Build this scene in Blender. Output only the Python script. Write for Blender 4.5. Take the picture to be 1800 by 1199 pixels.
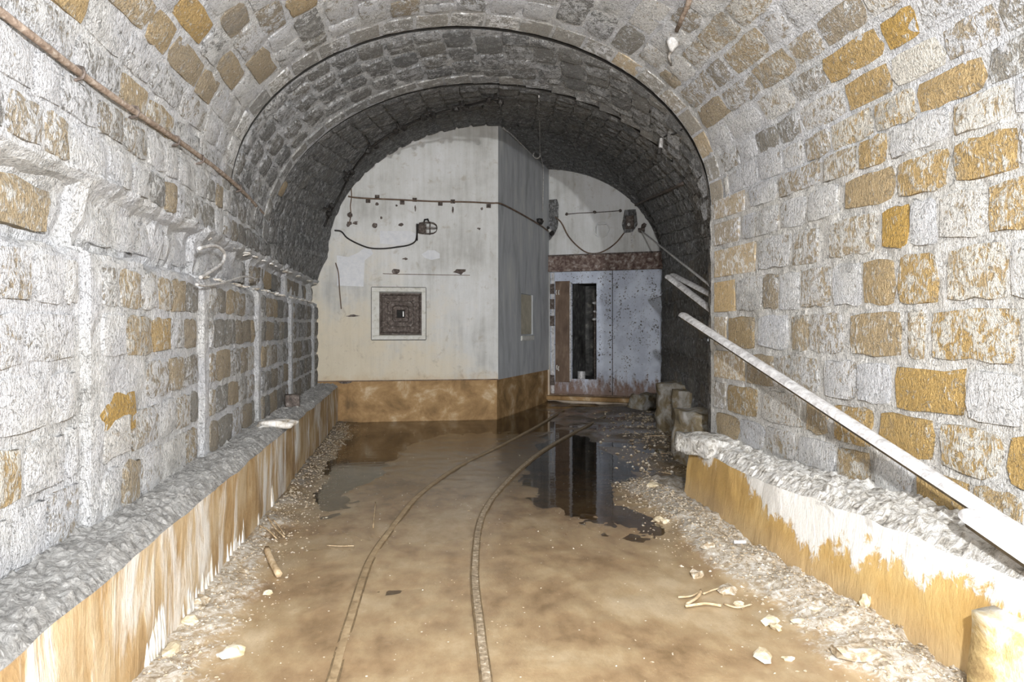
import bpy, bmesh, math, random
from mathutils import Vector, Matrix, noise
from mathutils.bvhtree import BVHTree

R = random.Random(7)
scn = bpy.context.scene
for o in list(bpy.data.objects):
    bpy.data.objects.remove(o)
COL = scn.collection

# ------------------------------------------------------------------ camera
FPX, EYE = 1200.0, 1.5
YAW = math.atan(178 / FPX)
cam_d = bpy.data.cameras.new('camera')
cam = bpy.data.objects.new('camera', cam_d)
COL.objects.link(cam)
cam.location = (0, 0, EYE)
cam.rotation_euler = (math.pi / 2, 0, -YAW)
cam_d.sensor_width = 36
cam_d.lens = 24
cam_d.shift_y = -26.5 / 1800
cam_d.clip_start = 0.05
scn.camera = cam

# ------------------------------------------------------------------ world, lights, exposure
scn.view_settings.view_transform = 'Standard'
scn.view_settings.look = 'None'
scn.view_settings.exposure = 0.30
scn.view_settings.gamma = 1
w = bpy.data.worlds.new('world')
scn.world = w
w.use_nodes = True
w.node_tree.nodes['Background'].inputs[0].default_value = (0.9, 0.95, 1.0, 1)
w.node_tree.nodes['Background'].inputs[1].default_value = 0.5

def lamp(name, kind, loc, energy, size, color=(1, 1, 1), rot=None):
    d = bpy.data.lights.new(name, kind)
    d.energy = energy
    d.color = color
    if kind == 'AREA':
        d.shape = 'DISK'
        d.size = size
    else:
        d.shadow_soft_size = size
    o = bpy.data.objects.new(name, d)
    COL.objects.link(o)
    o.location = loc
    if rot:
        o.rotation_euler = rot
    return o

# hand-held flash above and to the right of the lens; an added unseen lamp further back evens its falloff
lamp('flash', 'POINT', (0.40, -0.25, 2.15), 760, 0.04, (0.98, 0.99, 1.0))
lamp('added_back_light', 'POINT', (0.75, -7.0, 2.1), 2300, 0.10, (0.98, 0.99, 1.0))

# ------------------------------------------------------------------ pixel helpers (1800x1199 frame)
def ray(x, y):
    u = (x - 900) / FPX
    v = (y - 573) / FPX
    return Vector((math.sin(YAW) + u * math.cos(YAW), math.cos(YAW) - u * math.sin(YAW), -v))
CAM = Vector((0, 0, EYE))
def at_z(x, y, z=0.0):
    r = ray(x, y); return CAM + r * ((z - EYE) / r.z)
def at_y(x, y, d):
    r = ray(x, y); return CAM + r * (d / r.y)
def at_x(x, y, l):
    r = ray(x, y); return CAM + r * (l / r.x)
def at_plane(x, y, P, N):
    r = ray(x, y); return CAM + r * ((P - CAM).dot(N) / r.dot(N))
def project(p):
    fx = p[0] * math.sin(YAW) + p[1] * math.cos(YAW)
    rx = p[0] * math.cos(YAW) - p[1] * math.sin(YAW)
    if fx < 0.05:
        return None
    return (900 + FPX * rx / fx, 573 - FPX * (p[2] - EYE) / fx, fx)
def in_view(p, m=150):
    q = project(p)
    return q is not None and -m < q[0] < 1800 + m and -m < q[1] < 1199 + m

# ------------------------------------------------------------------ object helpers
def link(name, me, mat=None, parent=None, smooth=False):
    o = bpy.data.objects.new(name, me)
    COL.objects.link(o)
    if mat is not None and not me.materials:
        me.materials.append(mat)
    if parent is not None:
        o.parent = parent
        o.matrix_parent_inverse = Matrix.Translation(-parent.location)
    if smooth:
        me.polygons.foreach_set('use_smooth', [True] * len(me.polygons))
    return o
def mesh(name, V, Fc):
    me = bpy.data.meshes.new(name)
    me.from_pydata([tuple(v) for v in V], [], Fc)
    me.update()
    return me
def obj(name, VF, mat, parent=None, smooth=False):
    return link(name, mesh(name, VF[0], VF[1]), mat, parent, smooth)
def empty(name, loc, label, cat, group=None):
    o = bpy.data.objects.new(name, None)
    COL.objects.link(o)
    o.location = loc
    o.empty_display_size = 0.1
    o['label'] = label; o['category'] = cat
    if group: o['group'] = group
    return o
def tag(o, label, cat=None, group=None, kind=None):
    o['label'] = label
    if cat: o['category'] = cat
    if group: o['group'] = group
    if kind: o['kind'] = kind
    return o
def struct(o, label=None):
    o['kind'] = 'structure'
    if label: o['label'] = label; 
    return o
def join(parts):
    V, Fc = [], []
    for v, f in parts:
        n = len(V)
        V += list(v)
        Fc += [tuple(i + n for i in q) for q in f]
    return V, Fc
def hexa(c):
    """8 corners: bottom 4 ccw, top 4 ccw"""
    return [Vector(v) for v in c], [(3, 2, 1, 0), (4, 5, 6, 7), (0, 1, 5, 4), (1, 2, 6, 5), (2, 3, 7, 6), (3, 0, 4, 7)]
def box(x0, x1, y0, y1, z0, z1):
    return hexa([(x0, y0, z0), (x1, y0, z0), (x1, y1, z0), (x0, y1, z0), (x0, y0, z1), (x1, y0, z1), (x1, y1, z1), (x0, y1, z1)])
def slab(P, U, V, N, u0, u1, v0, v1, n0, n1, bev=0.0):
    """box in the frame P,U,V,N, optional chamfer of the front (n1) rim"""
    P = Vector(P)
    def q(u, v, n): return P + U * u + V * v + N * n
    b = bev
    if b <= 0:
        c = [q(u0, v0, n0), q(u1, v0, n0), q(u1, v1, n0), q(u0, v1, n0), q(u0, v0, n1), q(u1, v0, n1), q(u1, v1, n1), q(u0, v1, n1)]
        return hexa(c)
    L0 = [q(u0, v0, n0), q(u1, v0, n0), q(u1, v1, n0), q(u0, v1, n0)]
    L1 = [q(u0, v0, n1 - b), q(u1, v0, n1 - b), q(u1, v1, n1 - b), q(u0, v1, n1 - b)]
    L2 = [q(u0 + b, v0 + b, n1), q(u1 - b, v0 + b, n1), q(u1 - b, v1 - b, n1), q(u0 + b, v1 - b, n1)]
    F_ = [(3, 2, 1, 0), (8, 9, 10, 11)]
    for k in range(4):
        j = (k + 1) % 4
        F_ += [(k, j, 4 + j, 4 + k), (4 + k, 4 + j, 8 + j, 8 + k)]
    return L0 + L1 + L2, F_
def tube(pts, r, n=6, cap=True):
    pts = [Vector(p) for p in pts]
    m = len(pts)
    rr = r if isinstance(r, (list, tuple)) else [r] * m
    V, Fc = [], []
    T = [(pts[min(i + 1, m - 1)] - pts[max(i - 1, 0)]).normalized() for i in range(m)]
    up = Vector((0, 0, 1)) if abs(T[0].z) < 0.9 else Vector((1, 0, 0))
    A = T[0].cross(up).normalized()
    for i in range(m):
        A = (A - T[i] * A.dot(T[i])).normalized()
        B = T[i].cross(A)
        for k in range(n):
            a = 2 * math.pi * k / n
            V.append(pts[i] + (A * math.cos(a) + B * math.sin(a)) * rr[i])
    for i in range(m - 1):
        for k in range(n):
            j = (k + 1) % n
            Fc.append((i * n + k, i * n + j, (i + 1) * n + j, (i + 1) * n + k))
    if cap:
        Fc.append(tuple(reversed(range(n))))
        Fc.append(tuple(range((m - 1) * n, m * n)))
    return V, Fc
def spline(pts, k=6):
    """Catmull-Rom through pts"""
    P = [Vector(p) for p in pts]
    P = [P[0] * 2 - P[1]] + P + [P[-1] * 2 - P[-2]]
    out = []
    for i in range(1, len(P) - 2):
        for j in range(k):
            t = j / k
            a, b, c, d = P[i - 1], P[i], P[i + 1], P[i + 2]
            out.append(0.5 * ((2 * b) + (c - a) * t + (2 * a - 5 * b + 4 * c - d) * t * t + (3 * b - a - 3 * c + d) * t ** 3))
    out.append(P[-2])
    return out
def ns(p, s, off=0.0):
    return noise.noise(Vector((p[0] * s + off, p[1] * s + off * 0.7, p[2] * s - off)))
def fbm(p, s, o=3, off=0.0):
    v, a = 0.0, 1.0
    for k in range(o):
        v += a * ns(p, s * 2 ** k, off + k * 13.1); a *= 0.55
    return v
def grid(nu, nv, fn):
    V = [fn(i / nu, j / nv) for j in range(nv + 1) for i in range(nu + 1)]
    Fc = [(j * (nu + 1) + i, j * (nu + 1) + i + 1, (j + 1) * (nu + 1) + i + 1, (j + 1) * (nu + 1) + i) for j in range(nv) for i in range(nu)]
    return V, Fc
def flip(VF):
    return VF[0], [tuple(reversed(f)) for f in VF[1]]
def ico(c, r, sub=1, jit=0.25, sq=(1, 1, 1), rot=None):
    bm = bmesh.new()
    bmesh.ops.create_icosphere(bm, subdivisions=sub, radius=1)
    o = R.random() * 90
    M = rot or Matrix.Rotation(R.random() * 6.28, 3, 'Z')
    V = [Vector(c) + M @ Vector((v.co.x * r * sq[0], v.co.y * r * sq[1], v.co.z * r * sq[2])) * (1 + jit * 2 * ns(v.co, 1.3, o)) for v in bm.verts]
    Fc = [tuple(v.index for v in f.verts) for f in bm.faces]
    bm.free()
    return V, Fc

# ------------------------------------------------------------------ node materials
class NT:
    def __init__(s, name):
        s.m = bpy.data.materials.new(name); s.m.use_nodes = True
        s.t = s.m.node_tree; s.t.nodes.clear()
        s.out = s.t.nodes.new('ShaderNodeOutputMaterial')
        s.p = s.t.nodes.new('ShaderNodeBsdfPrincipled')
        s.t.links.new(s.p.outputs[0], s.out.inputs[0])
        s.pos = s.t.nodes.new('ShaderNodeNewGeometry').outputs['Position']
    def n(s, kind, ins=None, **kw):
        q = s.t.nodes.new('ShaderNode' + kind)
        for k, v in kw.items(): setattr(q, k, v)
        for k, v in (ins or {}).items():
            if isinstance(v, bpy.types.NodeSocket): s.t.links.new(v, q.inputs[k])
            else: q.inputs[k].default_value = v
        return q
    def noise(s, scale, detail=4, rough=0.55, vec=None, stretch=None, dist=0.0):
        v = vec or s.pos
        if stretch:
            v = s.n('VectorMath', {0: v, 1: stretch}, operation='MULTIPLY').outputs[0]
        return s.n('TexNoise', {'Vector': v, 'Scale': scale, 'Detail': detail, 'Roughness': rough, 'Distortion': dist}).outputs[0]
    def ramp(s, fac, stops):
        r = s.n('ValToRGB', {0: fac}); e = r.color_ramp.elements
        while len(e) > 1: e.remove(e[0])
        for i, (p, c) in enumerate(stops):
            el = e[0] if i == 0 else e.new(p)
            el.position = p
            el.color = (c, c, c, 1) if not isinstance(c, (tuple, list)) else tuple(c) + (1,)
        return r.outputs[0]
    def math(s, op, a, b=0.0, clamp=False):
        return s.n('Math', {0: a, 1: b}, operation=op, use_clamp=clamp).outputs[0]
    def step(s, v, lo, hi):
        return s.n('MapRange', {0: v, 1: lo, 2: hi, 3: 0.0, 4: 1.0}, interpolation_type='SMOOTHSTEP').outputs[0]
    def mix(s, f, a, b, mode='MIX'):
        q = s.n('Mix', data_type='RGBA', blend_type=mode)
        for k, v in ((0, f), (6, a), (7, b)):
            if isinstance(v, bpy.types.NodeSocket): s.t.links.new(v, q.inputs[k])
            else:
                q.inputs[k].default_value = v if k == 0 else (tuple(v) + (1,) if len(v) == 3 else v)
        return q.outputs[2]
    def xyz(s):
        return s.n('SeparateXYZ', {0: s.pos}).outputs
    def bump(s, h, strength=0.5, dist=0.02, nrm=None):
        ins = {'Height': h, 'Strength': strength, 'Distance': dist}
        if nrm: ins['Normal'] = nrm
        return s.n('Bump', ins).outputs[0]
    def done(s, color, rough=0.85, normal=None, metal=0.0, spec=0.3):
        for k, v in (('Base Color', color), ('Roughness', rough), ('Normal', normal), ('Metallic', metal), ('Specular IOR Level', spec)):
            if v is None: continue
            if isinstance(v, bpy.types.NodeSocket): s.t.links.new(v, s.p.inputs[k])
            elif k == 'Base Color': s.p.inputs[k].default_value = tuple(v) + (1,)
            else: s.p.inputs[k].default_value = v
        return s.m

def mat_masonry(name, backing=None, flat=False):
    """stones read hue / crust / dark mix from the object's colour; the backing mortar has fixed values"""
    m = NT(name)
    if backing is None:
        c = m.n('SeparateColor', {0: m.n('ObjectInfo').outputs['Color']}).outputs
        hue, crust, dark_mix = c[0], m.math('MAXIMUM', c[1], 0.27), c[2]
    else:
        hue, crust, dark_mix = [m.n('Value').outputs[0] for _ in range(3)]
        for s_, v in zip((hue, crust, dark_mix), backing): s_.default_value = v
    big = m.noise(2.2, 3, 0.6)
    mid = m.noise(14, 6, 0.72, dist=0.7)
    tool = m.noise(42, 4, 0.68, stretch=(1.4, 1.0, 0.36), dist=1.5)
    fine = m.noise(95, 3, 0.7, dist=0.8)
    base = m.ramp(hue, [(0.0, (0.31, 0.32, 0.33)), (0.25, (0.43, 0.42, 0.39)), (0.38, (0.52, 0.46, 0.37)), (0.55, (0.64, 0.54, 0.39)), (0.8, (0.72, 0.53, 0.27)), (1.0, (0.75, 0.50, 0.16))])
    base = m.mix(m.step(fine, 0.35, 0.7), base, m.mix(1.0, base, (0.72, 0.66, 0.58), 'MULTIPLY'))
    white = m.mix(m.step(big, 0.4, 0.62), (0.86, 0.87, 0.90), (0.91, 0.91, 0.90))
    white = m.mix(m.step(hue, 0.4, 0.75), white, (0.92, 0.88, 0.79))
    t = m.math('ADD', m.math('MULTIPLY', mid, 0.55), m.math('MULTIPLY', tool, 0.45))
    t = m.math('ADD', t, m.math('MULTIPLY', m.math('SUBTRACT', crust, 0.5), 0.42))
    mask = m.step(t, 0.46, 0.53)
    col = m.mix(mask, base, white)
    col = m.mix(m.math('MULTIPLY', m.step(fine, 0.52, 0.38), 0.22), col, m.mix(1.0, col, (0.55, 0.55, 0.56), 'MULTIPLY'))
    # dark grey weathering patches and hairline pits
    dirt = m.step(m.math('ADD', big, m.math('MULTIPLY', mid, 0.35)), 0.74, 0.9)
    col = m.mix(m.math('MULTIPLY', dirt, 0.5), col, (0.33, 0.32, 0.30))
    pit = m.step(m.noise(32, 5, 0.78, dist=2.2), 0.455, 0.37)
    crk = m.n('TexVoronoi', {'Vector': m.n('VectorMath', {0: m.pos, 1: m.n('VectorMath', {0: m.n('TexNoise', {'Vector': m.pos, 'Scale': 6.0, 'Detail': 3.0}).outputs[1], 1: (0.22, 0.22, 0.22)}, operation='MULTIPLY').outputs[0]}, operation='ADD').outputs[0], 'Scale': 5.5}, feature='DISTANCE_TO_EDGE').outputs[0]
    crk = m.math('MULTIPLY', m.step(crk, 0.018, 0.004), m.math('MULTIPLY', m.step(mid, 0.47, 0.6), 0.7))
    pit = m.math('MAXIMUM', pit, crk)
    col = m.mix(m.math('MULTIPLY', pit, 0.62), col, (0.20, 0.195, 0.185))
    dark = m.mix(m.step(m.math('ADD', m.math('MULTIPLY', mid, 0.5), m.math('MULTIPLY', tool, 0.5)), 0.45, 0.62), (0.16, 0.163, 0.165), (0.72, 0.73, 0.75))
    col = m.mix(dark_mix, col, dark)  # third colour channel blends towards speckled dark grey
    h = m.math('ADD', m.math('MULTIPLY', mid, 1.1), m.math('ADD', m.math('MULTIPLY', tool, 1.1), m.math('MULTIPLY', fine, 0.35)))
    h = m.math('SUBTRACT', m.math('ADD', h, m.math('MULTIPLY', mask, 0.14)), m.math('MULTIPLY', pit, 0.25))
    nrm = m.bump(h, 0.7 if flat else 1.0, 0.03 if flat else 0.045)
    return m.done(col, 0.88, nrm, spec=0.25)

M = {}
M['stone'] = mat_masonry('stone_crusted')
M['stone_cut'] = mat_masonry('stone_cut', flat=True)
M['mortar'] = mat_masonry('mortar_white', (0.02, 0.86, 0.0))
M['mortar_cream'] = mat_masonry('mortar_cream', (0.58, 0.80, 0.0))
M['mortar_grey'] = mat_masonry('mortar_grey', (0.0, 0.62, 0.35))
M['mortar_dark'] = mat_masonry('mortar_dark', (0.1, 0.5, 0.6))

def mat_plinth(name, side):
    m = NT(name)
    z = m.xyz()[2]
    big = m.noise(1.7, 4, 0.6)
    drip = m.noise(7, 6, 0.68, stretch=(1.0, 1.0, 0.2), dist=0.7)
    mid = m.noise(9, 5, 0.6)
    fine = m.noise(60, 4, 0.6)
    if side == 'right':
        col = m.ramp(big, [(0.35, (0.43, 0.28, 0.11)), (0.5, (0.53, 0.345, 0.125)), (0.65, (0.60, 0.43, 0.19))])
        low = m.step(z, 0.28, 0.05)
        col = m.mix(m.math('MULTIPLY', low, 0.5), col, (0.47, 0.36, 0.24))
        # lime run down from the top edge
        t = m.math('ADD', m.math('MULTIPLY', z, 1.9), m.math('ADD', m.math('MULTIPLY', m.noise(2.6, 5, 0.6, stretch=(1, 1, 0.45)), 1.5), m.math('MULTIPLY', drip, 0.45)))
        hump = m.math('SUBTRACT', 1.0, m.math('MULTIPLY', m.math('ABSOLUTE', m.math('SUBTRACT', m.xyz()[1], 3.55)), 0.95), True)
        t = m.math('ADD', t, m.math('SUBTRACT', m.math('MULTIPLY', hump, 0.5), 0.08))
        t = m.math('ADD', t, m.math('MULTIPLY', m.math('SUBTRACT', m.noise(13, 6, 0.7, dist=0.8), 0.5), 0.7))
        mask = m.step(t, 1.76, 1.90)
        chip = m.step(m.noise(4.5, 6, 0.65, dist=0.5), 0.57, 0.60)
        mask2 = m.math('MULTIPLY', chip, m.step(z, 0.40, 0.50))
    else:
        col = m.ramp(m.math('ADD', m.math('MULTIPLY', big, 0.6), m.math('MULTIPLY', drip, 0.4)), [(0.36, (0.27, 0.17, 0.08)), (0.47, (0.44, 0.30, 0.15)), (0.56, (0.56, 0.44, 0.28)), (0.66, (0.52, 0.42, 0.30))])
        d2 = m.noise(3.2, 5, 0.6, stretch=(1, 1, 0.32), dist=0.9)
        mask = m.math('MULTIPLY', m.step(m.math('ADD', m.math('MULTIPLY', d2, 0.75), m.math('MULTIPLY', drip, 0.35)), 0.53, 0.66), 0.85)
    col = m.mix(mask, col, (0.80, 0.79, 0.76))
    if side == 'right': col = m.mix(m.math('MULTIPLY', mask2, 0.8), col, (0.50, 0.49, 0.47))
    col = m.mix(m.math('MULTIPLY', m.step(fine, 0.6, 0.75), 0.25), col, (0.3, 0.22, 0.14))
    h = m.math('ADD', m.math('MULTIPLY', drip, 0.8), m.math('ADD', m.math('MULTIPLY', mid, 0.5), m.math('MULTIPLY', fine, 0.12)))
    h = m.math('ADD', h, m.math('MULTIPLY', mask, 0.15))
    return m.done(col, 0.8, m.bump(h, 0.6, 0.025), spec=0.3)
M['plinth_left'] = mat_plinth('stained_concrete_left', 'left')
M['plinth_right'] = mat_plinth('stained_concrete_right', 'right')

def mat_rubble():
    m = NT('ledge_rubble')
    a = m.noise(36, 7, 0.75, dist=1.0); b = m.noise(3, 3)
    col = m.ramp(m.math('ADD', m.math('MULTIPLY', a, 0.75), m.math('MULTIPLY', b, 0.25)), [(0.33, (0.16, 0.155, 0.15)), (0.44, (0.38, 0.37, 0.355)), (0.54, (0.62, 0.61, 0.59)), (0.66, (0.82, 0.81, 0.79))])
    return m.done(col, 0.9, m.bump(a, 1.0, 0.05), spec=0.2)
M['rubble'] = mat_rubble()
M['rubble_white'] = None

def mat_plaster(name, dark=0.0):
    m = NT(name)
    X, Y, Z = m.xyz()
    big = m.noise(1.3, 5, 0.65)
    v = m.noise(9, 5, 0.65, stretch=(1, 1, 0.09))
    fine = m.noise(70, 4, 0.6); mid = m.noise(6, 6, 0.65, dist=0.5)
    col = m.ramp(m.math('ADD', m.math('MULTIPLY', big, 0.6), m.math('MULTIPLY', v, 0.4)), [(0.34, (0.48, 0.48, 0.46)), (0.48, (0.66, 0.665, 0.65)), (0.6, (0.76, 0.77, 0.775))])
    # cream and ochre staining lower down, towards the left
    st = m.math('ADD', m.math('MULTIPLY', m.math('SUBTRACT', 2.75, Z), 0.55), m.math('ADD', m.math('MULTIPLY', m.math('SUBTRACT', big, 0.5), 2.6), m.math('MULTIPLY', X, -0.38)))
    col = m.mix(m.math('MULTIPLY', m.step(st, 0.2, 1.2), 0.68), col, (0.70, 0.60, 0.42))
    col = m.mix(m.math('MULTIPLY', m.step(m.math('ADD', m.math('SUBTRACT', 1.0, m.math('MULTIPLY', Z, 1.2)), m.math('MULTIPLY', mid, 0.5)), 0.3, 0.6), 0.5), col, (0.55, 0.36, 0.16))
    col = m.mix(m.math('MULTIPLY', m.step(mid, 0.56, 0.70), 0.45), col, (0.40, 0.35, 0.27))
    col = m.mix(m.math('MULTIPLY', m.step(fine, 0.62, 0.7), 0.35), col, (0.3, 0.27, 0.22))
    return m.done(col, 0.85, m.bump(m.math('ADD', m.math('MULTIPLY', v, 0.6), m.math('MULTIPLY', fine, 0.3)), 0.35, 0.01), spec=0.25)
M['plaster'] = mat_plaster('old_plaster')

def mat_simple(name, stops, scale=8, detail=6, rough=0.6, metal=0.0, bump=0.3, dist=0.01, stretch=None, spec=0.4, distn=0.4):
    m = NT(name)
    a = m.noise(scale, detail, 0.65, stretch=stretch, dist=distn)
    return m.done(m.ramp(a, stops), rough, m.bump(a, bump, dist), metal, spec)
M['rubble_white'] = mat_simple('lime_rubble', [(0.32, (0.20, 0.19, 0.17)), (0.42, (0.50, 0.47, 0.42)), (0.50, (0.76, 0.74, 0.70)), (0.64, (0.86, 0.85, 0.83))], 20, 7, rough=0.9, bump=1.0, dist=0.05)
M['side_shade_plaster'] = mat_simple('shaded_side_plaster', [(0.3, (0.34, 0.35, 0.36)), (0.5, (0.49, 0.51, 0.53)), (0.7, (0.62, 0.63, 0.61))], 5, stretch=(1, 1, 0.2), rough=0.85)  # darker than the front plaster: side shading put into the colour
M['band'] = mat_simple('ochre_band', [(0.32, (0.17, 0.105, 0.045)), (0.45, (0.31, 0.185, 0.075)), (0.56, (0.43, 0.27, 0.12)), (0.70, (0.66, 0.53, 0.36))], 2.6, rough=0.7, bump=0.3, dist=0.02)
M['white_patch'] = mat_simple('white_lime_patch', [(0.3, (0.66, 0.68, 0.72)), (0.7, (0.80, 0.81, 0.83))], 12, rough=0.9)
M['frame_white'] = mat_simple('painted_frame', [(0.3, (0.45, 0.43, 0.36)), (0.45, (0.66, 0.65, 0.60)), (0.7, (0.76, 0.76, 0.73))], 14, rough=0.7, bump=0.2)
M['rust'] = mat_simple('rusty_iron', [(0.3, (0.05, 0.042, 0.038)), (0.45, (0.115, 0.092, 0.08)), (0.58, (0.19, 0.158, 0.14)), (0.72, (0.40, 0.37, 0.35))], 24, rough=0.75, metal=0.25, bump=0.8, dist=0.015)
M['rust_brown'] = mat_simple('brown_rust_sheet', [(0.3, (0.085, 0.055, 0.04)), (0.5, (0.17, 0.115, 0.08)), (0.72, (0.29, 0.21, 0.15))], 7, rough=0.7, bump=0.3, stretch=(1, 1, 0.3))
M['lintel'] = mat_simple('rusty_lintel', [(0.3, (0.06, 0.04, 0.035)), (0.45, (0.15, 0.10, 0.085)), (0.56, (0.27, 0.21, 0.18)), (0.68, (0.55, 0.52, 0.49))], 12, rough=0.85, bump=0.8, dist=0.02)
M['black'] = mat_simple('black_rubber', [(0.3, (0.01, 0.01, 0.009)), (0.7, (0.035, 0.03, 0.027))], 20, rough=0.6)
M['cable_brown'] = mat_simple('brown_cable', [(0.3, (0.14, 0.10, 0.075)), (0.5, (0.31, 0.24, 0.19)), (0.7, (0.52, 0.46, 0.40))], 30, rough=0.75, bump=0.6)
M['cable_white'] = mat_simple('lime_coated_cable', [(0.3, (0.25, 0.24, 0.23)), (0.5, (0.5, 0.49, 0.48)), (0.7, (0.72, 0.71, 0.70))], 25, rough=0.85, bump=0.6)
M['galv'] = mat_simple('weathered_galvanised_metal', [(0.3, (0.32, 0.31, 0.31)), (0.46, (0.55, 0.54, 0.54)), (0.6, (0.72, 0.715, 0.72)), (0.75, (0.80, 0.80, 0.81))], 22, rough=0.55, metal=0.1, bump=0.35, dist=0.006)
M['galv_shade'] = mat_simple('shaded_underside_metal', [(0.3, (0.05, 0.045, 0.035)), (0.7, (0.17, 0.14, 0.09))], 14, rough=0.8)
M['ceramic'] = mat_simple('white_ceramic', [(0.3, (0.55, 0.54, 0.5)), (0.7, (0.82, 0.82, 0.8))], 30, rough=0.3, spec=0.6)
M['glass_dark'] = mat_simple('dirty_lamp_glass', [(0.3, (0.11, 0.09, 0.08)), (0.6, (0.26, 0.23, 0.21)), (0.8, (0.5, 0.48, 0.45))], 30, rough=0.25, spec=0.7)
M['dark_hole'] = mat_simple('dark_interior', [(0.3, (0.012, 0.012, 0.012)), (0.7, (0.05, 0.048, 0.045))], 6, rough=0.9)
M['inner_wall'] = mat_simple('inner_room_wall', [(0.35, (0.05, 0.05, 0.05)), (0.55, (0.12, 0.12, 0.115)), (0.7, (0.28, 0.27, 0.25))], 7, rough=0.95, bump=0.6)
M['wood'] = mat_simple('pale_rotten_wood', [(0.3, (0.30, 0.21, 0.11)), (0.5, (0.52, 0.39, 0.24)), (0.75, (0.72, 0.62, 0.46))], 22, rough=0.8, bump=0.5)
M['chunk'] = mat_simple('pale_stone_chunk', [(0.3, (0.42, 0.33, 0.2)), (0.5, (0.66, 0.57, 0.4)), (0.7, (0.82, 0.78, 0.68))], 18, rough=0.85, bump=0.5, dist=0.02)
M['gravel'] = mat_simple('gravel', [(0.32, (0.20, 0.15, 0.09)), (0.46, (0.38, 0.30, 0.20)), (0.56, (0.52, 0.46, 0.37)), (0.68, (0.78, 0.76, 0.72))], 30, rough=0.85, bump=0.5, dist=0.02)
M['block'] = mat_simple('lime_washed_block', [(0.3, (0.40, 0.28, 0.13)), (0.43, (0.66, 0.50, 0.24)), (0.52, (0.78, 0.70, 0.52)), (0.62, (0.82, 0.81, 0.78))], 5, rough=0.85, bump=0.7, dist=0.03)
M['block_grey'] = mat_simple('grey_stone_block', [(0.3, (0.12, 0.10, 0.07)), (0.45, (0.26, 0.21, 0.13)), (0.56, (0.40, 0.38, 0.34)), (0.68, (0.60, 0.59, 0.57))], 5, rough=0.85, bump=0.8, dist=0.03)
M['flow'] = mat_simple('calcite_flow', [(0.36, (0.42, 0.35, 0.26)), (0.5, (0.66, 0.63, 0.58)), (0.66, (0.82, 0.82, 0.82))], 20, rough=0.6, bump=0.5, stretch=(1, 1, 0.3))
M['niche'] = mat_simple('tan_niche', [(0.3, (0.36, 0.33, 0.25)), (0.7, (0.58, 0.54, 0.43))], 6, rough=0.9)
M['joint'] = mat_simple('black_joint_shadow', [(0.3, (0.008, 0.008, 0.008)), (0.7, (0.03, 0.028, 0.025))], 20, rough=0.9)  # black for seams; on the arches it paints in the edge shadow
def mat_door():
    m = NT('blue_grey_steel')
    Z = m.xyz()[2]
    a = m.noise(30, 5, 0.7, dist=0.5); b = m.noise(2.5, 4, 0.6); c = m.noise(9, 5, 0.65, stretch=(1, 1, 0.4))
    col = m.mix(m.step(b, 0.4, 0.6), (0.52, 0.57, 0.68), (0.66, 0.72, 0.83))
    sp = m.step(m.math('ADD', a, m.math('MULTIPLY', m.math('SUBTRACT', c, 0.5), 0.5)), 0.585, 0.64)
    col = m.mix(sp, col, (0.075, 0.06, 0.06))
    lo = m.step(m.math('ADD', m.math('MULTIPLY', Z, -1.0), m.math('MULTIPLY', c, 1.1)), -0.02, 0.32)
    col = m.mix(m.math('MULTIPLY', lo, 0.9), col, (0.22, 0.13, 0.085))
    return m.done(col, 0.55, m.bump(a, 0.3, 0.008), 0.1, 0.4)
M['door'] = mat_door()
def mat_mud():
    m = NT('wet_ochre_mud')
    big = m.noise(0.9, 5, 0.6, dist=0.8); mid = m.noise(6, 6, 0.65, stretch=(1, 0.6, 1)); fine = m.noise(70, 5, 0.7)
    t = m.math('ADD', m.math('MULTIPLY', big, 0.55), m.math('MULTIPLY', mid, 0.45))
    col = m.ramp(t, [(0.38, (0.19, 0.125, 0.065)), (0.46, (0.30, 0.205, 0.115)), (0.53, (0.37, 0.27, 0.155)), (0.64, (0.48, 0.38, 0.25))])
    col = m.mix(m.math('MULTIPLY', m.step(fine, 0.5, 0.7), 0.3), col, (0.28, 0.19, 0.1))
    vo = m.n('TexVoronoi', {'Vector': m.pos, 'Scale': 17.0}).outputs
    sp = m.step(vo[0], 0.11, 0.06)
    rnd = m.step(m.n('SeparateColor', {0: vo[1]}).outputs[0], 0.72, 0.8)
    col = m.mix(m.math('MULTIPLY', sp, rnd), col, (0.82, 0.79, 0.7))
    Z = m.xyz()[2]
    rub = m.noise(24, 6, 0.7, dist=0.6)
    grey = m.ramp(rub, [(0.34, (0.20, 0.155, 0.10)), (0.45, (0.38, 0.32, 0.24)), (0.56, (0.54, 0.50, 0.44)), (0.68, (0.76, 0.74, 0.70))])
    col = m.mix(m.step(m.math('ADD', Z, m.math('MULTIPLY', m.math('SUBTRACT', rub, 0.5), 0.06)), 0.018, 0.045), col, grey)
    h = m.math('ADD', m.math('MULTIPLY', mid, 0.5), m.math('MULTIPLY', fine, 0.25))
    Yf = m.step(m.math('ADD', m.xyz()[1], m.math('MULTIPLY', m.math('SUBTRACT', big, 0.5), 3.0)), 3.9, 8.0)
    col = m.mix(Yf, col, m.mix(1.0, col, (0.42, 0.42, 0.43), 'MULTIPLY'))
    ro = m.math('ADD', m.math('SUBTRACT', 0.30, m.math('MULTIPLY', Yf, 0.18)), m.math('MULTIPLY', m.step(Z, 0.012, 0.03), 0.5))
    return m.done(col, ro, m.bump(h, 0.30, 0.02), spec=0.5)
M['mud'] = mat_mud()
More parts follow.
